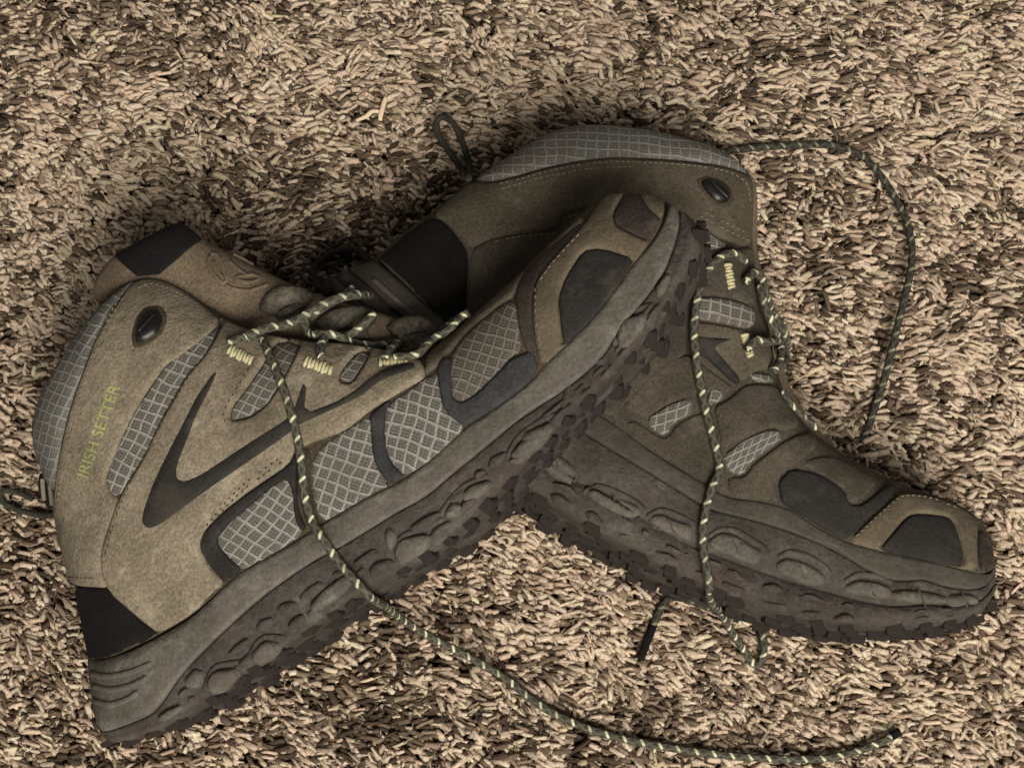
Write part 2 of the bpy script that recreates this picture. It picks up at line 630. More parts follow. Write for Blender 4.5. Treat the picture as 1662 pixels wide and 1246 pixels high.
def panel(boot, surf, name, poly, mat, off=1.0, edge=1.3, holes=(), res=2.6, parent=None, lattice=None, soft=1, smooth_n=None, jitter=0.12):
    """A piece of material lying on a sheet: its rim turns down into what is below, its face stands off mm proud."""
    loops = []
    for lp in [poly] + list(holes):
        p = chaikin(lp, soft)
        uvp = np.array([boot.hit(x, y, surf)[:2] for x, y in p])
        loops.append(resample_closed(uvp, 1.6 * MM))
    V, F, d = triangulate(loops, res * MM, [0.3 * edge * MM, 0.75 * edge * MM, 1.25 * edge * MM])
    verts, uvs = [], []
    if lattice:
        a1, a2, cell = lattice
        c0 = np.array(loops[0]).mean(0)
        ctr = surf.drop(*c0)[0]
        # lattice directions are given as angles in the picture, measured on the sheet's own plane
        pc = boot.M @ ctr
        def dirv(a):
            m3 = boot.Mi.to_3x3()
            q = m3 @ (CR @ Vector((math.cos(math.radians(a)), math.sin(math.radians(a)), 0)))
            v2 = np.array([q.x, q.y])
            return v2 / np.linalg.norm(v2)
        Bm = np.linalg.inv(np.stack([dirv(a1), dirv(a2)], 1) * cell * MM)
    for i in range(len(V)):
        loc, nrm = surf.drop(V[i, 0], V[i, 1])
        t = min(d[i] / (edge * 1.25 * MM), 1.0)
        o = -0.5 + (off + 0.5) * math.sqrt(max(0.0, 1 - (1 - t) ** 2))
        o += jitter * noise.noise(Vector((V[i, 0] * 150, V[i, 1] * 150, off)))
        verts.append(loc + nrm * o * MM)
        if lattice:
            uvs.append(Bm @ (V[i] - c0))
    return link(name, verts, F, mat, parent or boot.root, uvs=uvs if lattice else None)


def sweep(path, radius, sides=8, caps=True, flat=1.0):
    """Tube along world/local points. Returns verts, faces, uvs (mm along, turns)."""
    path = [Vector(p) for p in path]
    n = len(path)
    verts, faces, uvs = [], [], []
    up = Vector((0, 0, 1))
    s = 0.0
    for i, p in enumerate(path):
        t = (path[min(i + 1, n - 1)] - path[max(i - 1, 0)])
        if t.length < 1e-9:
            t = Vector((1, 0, 0))
        t.normalize()
        b = t.cross(up)
        if b.length < 1e-3:
            b = t.cross(Vector((0, 1, 0)))
        b.normalize()
        c = b.cross(t)
        if i:
            s += (p - path[i - 1]).length / MM
        r = radius(i / (n - 1)) if callable(radius) else radius
        for k in range(sides + 1):
            a = 2 * math.pi * k / sides
            verts.append(p + b * (r * math.cos(a)) + c * (r * flat * math.sin(a)))
            uvs.append((s, k / sides))
    m = sides + 1
    for i in range(n - 1):
        for k in range(sides):
            faces.append((i * m + k, i * m + k + 1, (i + 1) * m + k + 1, (i + 1) * m + k))
    if caps:
        faces.append(tuple(range(sides - 1, -1, -1)))
        faces.append(tuple((n - 1) * m + k for k in range(sides)))
    return verts, faces, uvs


def catmull(P, per):
    P = [Vector(p) for p in P]
    P = [P[0] * 2 - P[1]] + P + [P[-1] * 2 - P[-2]]
    out = []
    for i in range(1, len(P) - 2):
        a, b, c, d = P[i - 1:i + 3]
        for j in range(per):
            t = j / per
            out.append(0.5 * ((2 * b) + (c - a) * t + (2 * a - 5 * b + 4 * c - d) * t * t + (3 * b - a - 3 * c + d) * t ** 3))
    out.append(P[-2])
    return out


def open_resample(P, N, dense_ends=True):
    P = np.asarray(P, float)
    P = chaikin(P, 2, closed=False)
    s = np.concatenate([[0], np.cumsum(np.linalg.norm(np.diff(P, axis=0), axis=1))])
    t = np.linspace(0, 1, N)
    if dense_ends:
        t = 0.55 * t + 0.45 * (0.5 - 0.5 * np.cos(np.pi * t))
    return np.stack([np.interp(t * s[-1], s, P[:, k]) for k in range(P.shape[1])], 1)


def build_sole(boot, surf, T, M, B, back=0.8, N=110, hb=0.0, groove=None, mats=None):
    """Midsole between lines T and M, outsole between M and B, flat tread below B."""
    T, M, B = (open_resample(x, N) for x in (T, M, B))
    rows = []
    for i in range(N):
        w = 0.03
        for _ in range(5):
            q = boot.plane(*T[i], w)
            nl, _, _, _ = surf.bvh.find_nearest(q + Vector((0, 3.0 * MM, 0)))
            w = max(nl.z, 0.0)
        rows.append([boot.plane(*T[i], w), w])
    Ws = np.array([r[1] for r in rows])
    for _ in range(6):
        Ws[1:-1] = 0.5 * Ws[1:-1] + 0.25 * (Ws[:-2] + Ws[2:])
    ts = np.linspace(0, 1, N)
    hbv = np.where(np.arange(N) < N // 3, hb * MM * (1 - np.minimum(Ws / 0.030, 1)), 0.0)
    tp = np.array([boot.plane(*T[i], Ws[i] + hbv[i])[:2] for i in range(N)])
    mp = np.array([boot.plane(*M[i], Ws[i] + 2 * MM + hbv[i])[:2] for i in range(N)])
    bp = np.array([boot.plane(*B[i], Ws[i] + 1 * MM + hbv[i])[:2] for i in range(N)])

    def tube(name, prof, mat):
        # prof(i) -> list of (point2d, w) front rows from the shaft side to the tread side
        verts, faces = [], []
        R = len(prof(0))
        for i in range(N):
            pr = prof(i)
            for p, w in pr:
                verts.append((p[0], p[1], w))
            for p, w in reversed(pr):
                verts.append((p[0], p[1], -w * back))
        m = 2 * R
        for i in range(N - 1):
            for k in range(m):
                k2 = (k + 1) % m
                faces.append((i * m + k, i * m + k2, (i + 1) * m + k2, (i + 1) * m + k))
        faces.append(tuple(range(m - 1, -1, -1)))
        faces.append(tuple((N - 1) * m + k for k in range(m)))
        ff = [(i * m + k, i * m + k + 1, (i + 1) * m + k + 1, (i + 1) * m + k) for i in range(N - 1) for k in range(R - 1)]
        o = link(name, verts, faces, mat, boot.root)
        return o, Surface(verts, ff)

    def lerp(a, b, t):
        return a + (b - a) * t

    def nz(i, s):
        return 0.5 * noise.noise(Vector((i * 0.21, s, 3.1)))

    def pm(i):
        a, b, w = tp[i], mp[i], Ws[i] / MM
        u = (b - a) / max(np.linalg.norm(b - a), 1e-6)
        e = min(1.0, w / 12)
        return [(a - u * 4 * MM * e, max(w - 9, 0.3) * MM), (a - u * 0.4 * MM, max(w - 1.2, 0.4) * MM),
                (a + u * 0.5 * MM, (w + 0.9) * MM), (lerp(a, b, 0.18), (w + 1.6 + nz(i, 1)) * MM), (lerp(a, b, 0.5), (w + 2.1 + nz(i, 2)) * MM),
                (lerp(a, b, 0.85), (w + 2.9 + nz(i, 4)) * MM), (b - u * 0.8 * MM, (w + 2.9) * MM), (b - u * 0.1 * MM, (w + 2.0) * MM), (b + u * 0.0, max(w - 3, 0.2) * MM)]

    def po(i):
        a, b, w = mp[i], bp[i], Ws[i] / MM
        u = (b - a) / max(np.linalg.norm(b - a), 1e-6)
        e = min(1.0, w / 12)
        return [(a - u * 1.5 * MM, max(w - 4, 0.2) * MM), (a + u * 0.2 * MM, (w + 0.5) * MM), (a + u * 1.0 * MM, (w + 1.1) * MM),
                (lerp(a, b, 0.3), (w + 1.0 + nz(i, 7)) * MM)] + ([(lerp(a, b, groove - 0.05), (w + 1.0) * MM), (lerp(a, b, groove - 0.015), (w - 0.6) * MM), (lerp(a, b, groove + 0.025), (w - 0.5) * MM), (lerp(a, b, groove + 0.06), (w + 1.6) * MM)] if groove else
                [(lerp(a, b, 0.6), (w + 1.2 + nz(i, 9)) * MM)]) + [(lerp(a, b, 0.88), (w + 1.6 + nz(i, 11)) * MM),
                (b, (w + 1.0) * MM), (b + u * 1.3 * MM * e, max(w - 1.0, 0.3) * MM), (b + u * 2.0 * MM * e, max(w - 4, 0.25) * MM),
                (b + u * 2.0 * MM * e, max(w * 0.5, 0.1) * MM)]
    mid, ms = tube('midsole', pm, mats[0] if mats else RUBBER)
    out, os_ = tube('outsole', po, mats[1] if mats else RUBBER_D)
    info = dict(tp=tp, mp=mp, bp=bp, Ws=Ws)
    return mid, ms, out, os_, info


def tread(boot, out, info, pitch=13.0, depth=4.5, back=0.8):
    bp, mp, Ws = info['bp'], info['mp'], info['Ws']
    s = np.concatenate([[0], np.cumsum(np.linalg.norm(np.diff(bp, axis=0), axis=1))]) / MM
    shapes = {}
    base = [(-0.42, -0.5), (0.30, -0.5), (0.5, 0.0), (0.30, 0.5), (-0.42, 0.5), (-0.22, 0.0)]
    L = s[-1]
    k = 0
    x = 7.0
    me = None
    while x < L - 5:
        i = int(np.argmin(np.abs(s - x)))
        u2 = (bp[i] - mp[i]) / max(np.linalg.norm(bp[i] - mp[i]), 1e-6)
        w = Ws[i] / MM
        tdir = Vector((-u2[1], u2[0], 0))
        if tdir.x < 0:
            tdir = -tdir
        dn = Vector((u2[0], u2[1], 0))
        lanes = [0.86, 0.42, 0.0, -0.36, -0.68]
        for q, ln in enumerate(lanes):
            if (w < 14 and ln not in (0.42, 0.0)) or random.random() < 0.10:
                continue
            if me is None:
                vs, fs = [], []
                for z, sc in ((-1.0, 1.0), (0.6, 0.96), (1.0, 0.84)):
                    vs += [(a * sc, b * sc, z) for a, b in base]
                for lv in (0, 6):
                    for a in range(6):
                        fs.append((lv + a, lv + (a + 1) % 6, lv + 6 + (a + 1) % 6, lv + 6 + a))
                fs.append(tuple(range(12, 18)))
                me = bpy.data.meshes.new('tread_lug')
                me.from_pydata(vs, [], fs)
                me.materials.append(TREAD)
            o = bpy.data.objects.new('tread_lug', me)
            COL.objects.link(o)
            o.parent = out
            hgt = depth * random.uniform(0.45, 1.25)
            cen = Vector((bp[i][0], bp[i][1], ln * w * MM)) + dn * (2.0 * MM) + tdir * ((q % 2) * pitch * 0.4 * MM)
            sx = pitch * random.uniform(0.5, 0.85) * MM
            sy = w * (0.30 if ln > 0.5 else 0.27) * MM * random.uniform(0.75, 1.15)
            skew = random.uniform(-0.35, 0.35)
            zax = (Vector((0, 0, 1)) + tdir * skew).normalized()
            cen += tdir * random.uniform(-2, 2) * MM
            Mx = Matrix(((tdir.x * sx, zax.x * sy, dn.x * hgt * MM, cen.x), (tdir.y * sx, zax.y * sy, dn.y * hgt * MM, cen.y),
                         (tdir.z * sx, zax.z * sy, dn.z * hgt * MM, cen.z), (0, 0, 0, 1)))
            o.matrix_basis = Mx
        x += pitch


def ellipse(cx, cy, a, b, ang, n=14):
    c, s = math.cos(math.radians(ang)), math.sin(math.radians(ang))
    return [(cx + a * math.cos(t) * c - b * math.sin(t) * s, cy + a * math.cos(t) * s + b * math.sin(t) * c) for t in np.linspace(0, 2 * math.pi, n, endpoint=False)]


def stitches(boot, surf, lines, pitch=2.3, length=1.5, rad=0.34, off=1.15, mat=None, name='stitching', parent=None, jit=0.15):
    """Rows of single thread stitches, too small to pick apart: one part."""
    verts, faces = [], []
    for ln in lines:
        p = chaikin(ln, 1, closed=False)
        q = np.array([boot.hit(x, y, surf)[:2] for x, y in p])
        s = np.concatenate([[0], np.cumsum(np.linalg.norm(np.diff(q, axis=0), axis=1))]) / MM
        x = 1.0
        while x < s[-1] - length:
            if random.random() < 0.93:
                a, b = [np.array([np.interp(t, s, q[:, k]) for k in (0, 1)]) for t in (x, x + length)]
                la, na = surf.drop(*a)
                lb, nb_ = surf.drop(*b)
                A = la + na * (off + jit * random.uniform(-1, 1)) * MM
                Bv = lb + nb_ * (off + jit * random.uniform(-1, 1)) * MM
                d = (Bv - A)
                if d.length > 1e-6:
                    d.normalize()
                    sd = d.cross(na).normalized()
                    i0 = len(verts)
                    mid = (A + Bv) / 2
                    for cpt, r in ((A, 0.35), (mid, 1.0), (Bv, 0.35)):
                        for k in range(5):
                            an = 2 * math.pi * k / 5
                            verts.append(cpt + (sd * math.cos(an) + na * math.sin(an)) * rad * r * MM)
                    for lv in (0, 5):
                        for k in range(5):
                            faces.append((i0 + lv + k, i0 + lv + (k + 1) % 5, i0 + lv + 5 + (k + 1) % 5, i0 + lv + 5 + k))
            x += pitch
    o = link(name, verts, faces, mat or THREAD, parent or boot.root)
    o['kind'] = 'stuff'
    return o


def cord_on(boot, surf, name, line, r, mat, off=0.0, parent=None, flat=1.0, sides=6):
    p = chaikin(line, 2, closed=False)
    pts = []
    for x, y in p:
        h = boot.hit(x, y, surf)
        loc, nrm = surf.drop(h.x, h.y)
        pts.append(loc + nrm * (off * MM))
    v, f, uv = sweep(pts, lambda t: r * MM * (0.3 + 0.7 * min(1, min(t, 1 - t) * 12)), sides, flat=flat)
    return link(name, v, f, mat, parent or boot.root)


def bar_tack(boot, surf, a, b, width_px, n=8):
    """Satin bar of thread: short fat loops side by side across the webbing."""
    verts, faces = [], []
    a, b = np.array(a, float), np.array(b, float)
    d = (b - a) / np.linalg.norm(b - a)
    sd = np.array([-d[1], d[0]]) * width_px / 2
    for k in range(n):
        c = a + (b - a) * (k + 0.5) / n
        sk = sd * random.uniform(0.75, 1.1)
        pts = []
        for t in (-1, -0.5, 0, 0.5, 1):
            h = boot.hit(*(c + sk * t + d * 0.7 * t * (1 if k % 2 else -1)), surf)
            loc, nrm = surf.drop(h.x, h.y)
            pts.append(loc + nrm * (1.5 + 0.9 * (1 - t * t)) * MM)
        v, f, _ = sweep(pts, random.uniform(0.62, 0.85) * MM, 6)
        i0 = len(verts)
        verts += v
        faces += [tuple(i + i0 for i in q) for q in f]
    return link('bar_tack', verts, faces, TACK, boot.root)


# ------------------------------------------------------------------ carpet
def carpet():
    g = 1.2
    vs, fs = [], []
    n = 24
    for j in range(n + 1):
        for i in range(n + 1):
            vs.append((-g / 2 + g * i / n, -g / 2 + g * j / n, -0.0115))
    for j in range(n):
        for i in range(n):
            a = j * (n + 1) + i
            fs.append((a, a + 1, a + n + 2, a + n + 1))
    base = link('carpet', vs, fs, BACKING)
    base['kind'] = 'structure'
    base['label'] = 'backing of the brown and beige shag carpet under both boots'

    x0, x1, y0, y1 = -0.268, 0.268, -0.215, 0.250
    step = 2.75 * MM
    gx, gy = np.meshgrid(np.arange(x0, x1, step), np.arange(y0, y1, step))
    P = np.stack([gx.ravel(), gy.ravel()], 1)
    P += rng.uniform(-0.6, 0.6, P.shape) * step
    n0 = len(P)

    def field(fx, seed):
        return np.array([noise.noise(Vector((p[0] * fx + seed, p[1] * fx, seed))) for p in P])
    f1 = field(9, 1.7)
    f2 = field(26, 5.2)
    f3 = field(14, 9.4)
    f4 = field(110, 3.3)
    ang = math.radians(-24) + f1 * 0.35 + f2 * 0.5 + f4 * 0.8 + rng.normal(0, 0.36, n0)
    flip = rng.random(n0) < 0.15
    ang[flip] += math.pi + rng.normal(0, 0.6, flip.sum())
    Lh = rng.uniform(3.4, 11.5, n0) * MM * (1 + 0.35 * f2)     # how far the yarn leans over
    H = rng.normal(0, 1.1, n0) * MM + (f1 * 2.2 + f2 * 2.4 + f4 * 1.6 - 0.6) * MM
    bend = rng.normal(0, 0.55, n0)
    drop = rng.uniform(0, 2.6, n0) * MM
    rad = (0.74 + 0.72 * rng.random(n0) ** 1.4) * MM
    ply = np.repeat(np.arange(n0), 2)                          # every yarn is two loose plies
    N = len(ply)
    sgn = np.tile([1.0, -1.0], n0)
    ang, Lh, H, bend, drop, rad = (a[ply] for a in (ang, Lh, H, bend, drop, rad))
    ang = ang + sgn * rng.uniform(0.0, 0.30, N)
    rad = rad * rng.uniform(0.8, 1.15, N)
    Lh = Lh * rng.uniform(0.82, 1.15, N)
    P2 = P[ply]
    D = np.stack([np.cos(ang), np.sin(ang)], 1)
    Dn = np.stack([-D[:, 1], D[:, 0]], 1)
    P2 = P2 + Dn * (sgn * rad * 0.85)[:, None]
    H = H + rng.normal(0, 0.5, N) * MM
    zb = -0.0112
    B = np.column_stack([P2, np.full(N, zb)])
    C = np.column_stack([P2 + D * (Lh * 0.12)[:, None], H * 0.6 + 0.5 * MM])
    E = np.column_stack([P2 + D * Lh[:, None] + Dn * (Lh * 0.28 * bend)[:, None], H - drop])
    S = 5
    tv = [0.05, 0.45, 0.70, 0.95]
    rp = [0.8, 1.0, 1.1, 0.95]
    out = []
    for t, rr in zip(tv, rp):
        c = ((1 - t) ** 2) * B + 2 * t * (1 - t) * C + t * t * E
        tg = 2 * (1 - t) * (C - B) + 2 * t * (E - C)
        tg /= np.linalg.norm(tg, axis=1)[:, None]
        side = np.cross(tg, np.array([0.03, 0.02, 1.0]))
        side /= np.maximum(np.linalg.norm(side, axis=1), 1e-6)[:, None]
        up = np.cross(side, tg)
        c = c + (side * (sgn * np.cos(t * 5.0))[:, None] + up * (sgn * np.sin(t * 5.0))[:, None]) * (rad * 0.35)[:, None] + rng.normal(0, 0.28, (N, 3)) * MM * (t > 0.1)
        tw = rng.uniform(0, 6.28, N) if t == tv[0] else tw + 0.5
        for k in range(S):
            a = 2 * math.pi * k / S + tw
            wob = 1 + 0.10 * rng.normal(0, 1, N).clip(-1.5, 1.5)
            out.append(c + (side * np.cos(a)[:, None] + up * np.sin(a)[:, None]) * (rad * rr * wob)[:, None])
    out.append(E + (E - C) * 0.05)
    nv = len(out)
    VV = np.stack(out, 1).reshape(-1, 3)
    q = []
    tr = []
    for lv in range(3):
        for k in range(S):
            q.append((lv * S + k, lv * S + (k + 1) % S, (lv + 1) * S + (k + 1) % S, (lv + 1) * S + k))
    for k in range(S):
        tr.append((3 * S + k, 3 * S + (k + 1) % S, 4 * S))
    q = np.array(q); tr = np.array(tr)
    offs = np.arange(N) * nv
    Q = (q[None] + offs[:, None, None]).reshape(-1, 4)
    T3 = (tr[None] + offs[:, None, None]).reshape(-1, 3)
    me = bpy.data.meshes.new('carpet_pile')
    me.vertices.add(len(VV))
    me.vertices.foreach_set('co', VV.astype(np.float32).ravel())
    nl = Q.size + T3.size
    me.loops.add(nl)
    me.loops.foreach_set('vertex_index', np.concatenate([Q.ravel(), T3.ravel()]).astype(np.int32))
    me.polygons.add(len(Q) + len(T3))
    ls = np.concatenate([np.arange(len(Q)) * 4, Q.size + np.arange(len(T3)) * 3]).astype(np.int32)
    me.polygons.foreach_set('loop_start', ls)
    me.polygons.foreach_set('use_smooth', np.ones(len(Q) + len(T3), bool))
    me.update(calc_edges=True)
    # yarn colours: flecked beige, taupe, brown, a few dark ends
    pal = np.array([(0.78, 0.645, 0.50), (0.70, 0.57, 0.44), (0.56, 0.445, 0.335), (0.34, 0.26, 0.190), (0.18, 0.132, 0.095), (0.085, 0.061, 0.044)])
    f5 = field(190, 7.7)
    w = (0.5 + 0.62 * (rng.random(n0) - 0.5) + 0.16 * f3 + 0.12 * f1 + 0.20 * f4 + 0.42 * f5)[ply] + rng.normal(0, 0.09, N)  # slow noise fields also put patchy pile shading into the yarn colour
    idx = np.digitize(w, [0.28, 0.46, 0.56, 0.67, 0.84])
    colr = pal[idx] * rng.uniform(0.85, 1.12, (N, 1)) * (1 + 0.018 * rng.normal(0, 1, (N, 3)))
    colr = np.clip(colr, 0.01, 0.8)
    cc = np.ones((N, nv, 4), np.float32)
    cc[:, :, :3] = colr[:, None, :]
    att = me.attributes.new('yarn_colour', 'FLOAT_COLOR', 'POINT')
    att.data.foreach_set('color', cc.ravel())
    me.materials.append(CARPET)
    me.validate()
    o = bpy.data.objects.new('carpet_pile', me)
    COL.objects.link(o)
    o['kind'] = 'stuff'
    o['label'] = 'thick flecked beige and brown shag carpet pile'
    o['category'] = 'carpet'

    # loose fibres standing out of the yarn
    K = 40000
    src = rng.integers(0, N, K)
    tpos = rng.uniform(0.45, 1.0, K)[:, None]
    p0 = ((1 - tpos) ** 2) * B[src] + 2 * tpos * (1 - tpos) * C[src] + tpos ** 2 * E[src]
    p0 = p0 + rng.normal(0, 0.45, (K, 3)) * MM
    th = ang[src] + rng.normal(0, 0.7, K)
    ln = rng.uniform(1.8, 5.0, K) * MM
    d = np.stack([np.cos(th), np.sin(th), rng.normal(0.12, 0.22, K)], 1)
    nrm = np.stack([-np.sin(th), np.cos(th), np.zeros(K)], 1)
    p1 = p0 + d * (ln * 0.5)[:, None] + nrm * (rng.normal(0, 0.35, K) * ln * 0.5)[:, None] + np.array([0, 0, 0.4 * MM])
    p2 = p0 + d * ln[:, None] - np.array([0, 0, 0.3 * MM])
    rf = (rng.uniform(0.14, 0.34, K) * MM)[:, None]
    vs = []
    for p, k in ((p0, 1.0), (p1, 0.9), (p2, 0.35)):
        for a in (0.5, 2.6, 4.7):
            vs.append(p + (nrm * math.cos(a) + np.array([0, 0, 1.0]) * math.sin(a)) * rf * k)
    VV = np.stack(vs, 1).reshape(-1, 3)
    q = np.array([(lv * 3 + k, lv * 3 + (k + 1) % 3, lv * 3 + 3 + (k + 1) % 3, lv * 3 + 3 + k) for lv in (0, 1) for k in range(3)])
    Q = (q[None] + (np.arange(K) * 9)[:, None, None]).reshape(-1, 4)
    me = bpy.data.meshes.new('carpet_fuzz')
    me.vertices.add(len(VV))
    me.vertices.foreach_set('co', VV.astype(np.float32).ravel())
    me.loops.add(Q.size)
    me.loops.foreach_set('vertex_index', Q.ravel().astype(np.int32))
    me.polygons.add(len(Q))
    me.polygons.foreach_set('loop_start', (np.arange(len(Q)) * 4).astype(np.int32))
    me.polygons.foreach_set('use_smooth', np.ones(len(Q), bool))
    me.update(calc_edges=True)
    cc = np.ones((K, 9, 4), np.float32)
    cc[:, :, :3] = (colr[src] * rng.uniform(0.8, 1.1, (K, 1)))[:, None, :]
    att = me.attributes.new('yarn_colour', 'FLOAT_COLOR', 'POINT')
    att.data.foreach_set('color', cc.ravel())
    me.materials.append(CARPET)
    me.validate()
    o = bpy.data.objects.new('carpet_fuzz', me)
    COL.objects.link(o)
    o['kind'] = 'stuff'
    o['label'] = 'loose fine fibres standing out of the shag carpet yarn'
    o['category'] = 'carpet'


carpet()

# ================================================================== BOOT ONE (left, toe propped up)
b1 = Boot('hiking_boot', (142, 1068), 0.036, (1090, 350), 14.0, 0.0)
b1.root['label'] = 'left tan hiking boot with lime lettering, its toe propped on the other boot'
b1.root['category'] = 'boot'
b1.root['group'] = 'pair of worn hiking boots'
T1 = [(142, 1068), (160, 1072), (206, 1060), (260, 1033), (317, 998), (365, 950), (396, 925), (470, 885), (532, 845), (599, 805), (641, 786), (692, 753),
      (755, 693), (800, 666), (857, 624), (882, 595), (915, 563), (958, 523), (987, 487), (1023, 433), (1055, 398), (1074, 370), (1082, 348), (1087, 330)]
M1 = [(152, 1160), (165, 1190), (206, 1176), (242, 1161), (260, 1143), (295, 1090), (361, 1024), (427, 965), (505, 911), (550, 888), (587, 866), (641, 832), (689, 807), (731, 771),
      (791, 722), (845, 677), (920, 630), (977, 581), (1004, 535), (1041, 492), (1078, 442), (1095, 395), (1103, 365), (1100, 342)]
B1 = [(158, 1180), (172, 1203), (215, 1196), (260, 1180), (300, 1150), (370, 1105), (430, 1065), (500, 1012), (560, 975), (623, 933), (701, 889), (758, 838), (803, 789), (866, 730), (916, 672),
      (970, 625), (1010, 580), (1049, 541), (1070, 500), (1097, 462), (1118, 425), (1127, 395), (1120, 362), (1108, 345)]
HB = 12.0      # height above the boot's middle plane at which the back of the heel was sketched, mm
top1 = [(142, 1068, 0, 'f'), (134, 1010, 0, 'f'), (122, 955, 0, 'f'), (106, 915, 0, 'f'), (96, 874, 0, 'f'), (89, 826, 1, 'f'), (76, 785, 3, 'f'), (58, 745, 6, 'o'), (50, 715, 9, 'o'),
        (54, 680, 11, 'o'), (66, 641, 13, 'o'), (90, 596, 14, 'o'), (120, 548, 14, 'o'), (150, 509, 14, 'o'), (180, 478, 14, 'o'), (211, 456, 13, 'o'), (241, 450, 12, 'f'), (271, 457, 13, 'f'),
        (301, 472, 14, 'f'), (331, 495, 16, 'f'), (385, 527, 19, 'f'), (420, 540, 20, 'f'), (499, 553, 20, 'f'), (541, 555, 20, 'f'), (616, 566, 19, 'f'), (680, 578, 16, 'f'), (709, 562, 10, 'f'),
        (766, 513, 3, 'f'), (835, 455, 0, 'f'), (900, 391, 0, 'f'), (947, 344, 0, 'f'), (976, 321, 0, 'f'), (1019, 314, 0, 'f'), (1059, 317, 0, 'f'), (1087, 330, 0, 's')]
top1 = [r + (HB,) if i < 8 else r for i, r in enumerate(top1)]
out1 = top1 + [(x, y, 34, 's') for x, y in T1[-3:1:-1]]
# rim half-thickness guess along the sole line follows the footprint
for i in range(len(top1), len(out1)):
    x, y, kd = out1[i][0], out1[i][1], out1[i][3]
    f = (i - len(top1)) / (len(out1) - len(top1))
    ww = 42 * min(1, math.sqrt(max(0.03, min(f, 1 - f)) * 5))
    out1[i] = (x, y, ww, kd)
v, f, S1 = inflated(b1, out1, 45.0, k=0.86, seed=2.0)
link('upper', v, f, BASE, b1.root)
mid1, MS1, outs1, OS1, info1 = build_sole(b1, S1, T1, M1, B1, hb=3.0)
tread(b1, outs1, info1, pitch=10.5, depth=1.9)

P = lambda *a, **k: panel(b1, S1, *a, **k)
# padded cuff
P('collar', [(58, 748), (51, 715), (55, 680), (67, 641), (91, 597), (121, 549), (151, 510), (181, 480), (211, 458), (236, 453), (214, 464), (200, 478), (187, 500), (159, 545), (141, 590), (117, 656), (105, 701), (96, 746), (91, 800), (76, 786)],
  MESHC, 1.6, 4.0, lattice=(66, -15, 4.2))
# heel stay with the lettering
heel = P('heel_panel', [(214, 462), (241, 452), (271, 459), (301, 474), (331, 497), (362, 523), (330, 552), (296, 578), (271, 592), (256, 611), (226, 656), (204, 700), (180, 755), (172, 781), (180, 801), (196, 810), (178, 857), (167, 901), (168, 930), (180, 955), (122, 951),
                 (106, 915), (96, 874), (89, 815), (97, 746), (106, 701), (118, 656), (142, 590), (160, 545), (188, 500)], SUEDE, 1.5, 1.6)
P('mesh_panel', [(362, 524), (345, 555), (331, 580), (301, 613), (286, 641), (262, 683), (237, 737), (213, 775), (193, 808), (179, 800), (171, 781), (179, 755), (204, 693), (226, 656), (256, 611), (271, 590), (319, 556)],
  MESH, 0.55, 1.0, lattice=(64, -20, 4.3))
strip2 = [(373, 683), (377, 661), (402, 630), (429, 590), (446, 560), (470, 556), (488, 562), (474, 592), (450, 633), (435, 657), (405, 678)]
strip3 = [(553, 621), (551, 608), (566, 588), (580, 574), (602, 569), (592, 592), (571, 624)]
quarter = P('quarter_panel', [(340, 508), (362, 526), (347, 556), (332, 580), (302, 613), (287, 641), (254, 698), (238, 737), (194, 808), (177, 857), (165, 901), (167, 930), (180, 962), (220, 998), (262, 1031), (317, 998), (368, 950),
                              (339, 914), (325, 887), (334, 861), (365, 830), (405, 799), (471, 755), (480, 731), (515, 716), (560, 700), (600, 668), (650, 637), (690, 615), (692, 600), (682, 584), (616, 568), (541, 558), (499, 557), (420, 543), (385, 530)],
            SUEDE, 2.1, 1.6, holes=[strip2, strip3])
for sp, lat in ((strip2, (64, -20, 4.0)), (strip3, (62, -16, 3.6))):
    P('mesh_panel', sp, MESH, 0.7, 0.8, lattice=lat)
# bold angular stripe
P('side_stripe', [(358, 605), (349, 607), (319, 650), (304, 680), (286, 715), (255, 777), (236, 828), (233, 848), (244, 859), (264, 852), (312, 817), (361, 781), (414, 746), (471, 706), (493, 689), (541, 668), (589, 647), (622, 622), (682, 604),
                  (674, 594), (631, 601), (601, 618), (571, 641), (541, 656), (497, 671), (502, 622), (494, 622), (485, 648), (477, 669), (465, 682), (454, 689), (405, 720), (365, 746), (330, 768), (304, 780), (291, 776), (291, 759), (312, 706), (321, 680), (347, 630)],
  CHAR, 2.7, 0.7, res=3.0)
# black heel counter
P('heel_counter', [(122, 949), (150, 951), (180, 954), (205, 977), (225, 1003), (264, 1031), (236, 1046), (206, 1060), (160, 1071), (142, 1067), (133, 1010)], BLACK, 1.0, 1.5)
# forefoot mesh windows and the dark ribs between them
trimA = [(370, 950), (339, 916), (324, 887), (333, 860), (365, 829), (405, 798), (471, 754), (480, 732), (486, 745), (483, 773), (485, 826), (499, 857), (490, 864), (479, 843), (475, 795), (466, 779), (449, 785), (409, 818), (379, 844), (357, 866), (355, 883), (374, 904), (398, 926)]
P('mesh_panel', [(354, 866), (379, 840), (409, 815), (449, 782), (467, 774), (480, 795), (484, 843), (494, 866), (440, 902), (396, 928), (372, 908), (352, 885)], MESH, 0.8, 1.2, lattice=(50, -30, 4.4))
P('mesh_panel', [(507, 745), (523, 722), (562, 696), (600, 673), (606, 690), (608, 735), (617, 765), (636, 789), (599, 806), (532, 846), (518, 841), (508, 805), (504, 765)], MESH, 0.9, 1.8, lattice=(72, -20, 4.4))
P('mesh_panel', [(636, 650), (661, 634), (691, 612), (712, 603), (718, 636), (722, 660), (737, 678), (757, 694), (728, 727), (692, 754), (656, 774), (635, 753), (624, 729), (621, 696), (625, 663)], MESH, 0.9, 1.8, lattice=(78, -18, 4.4))
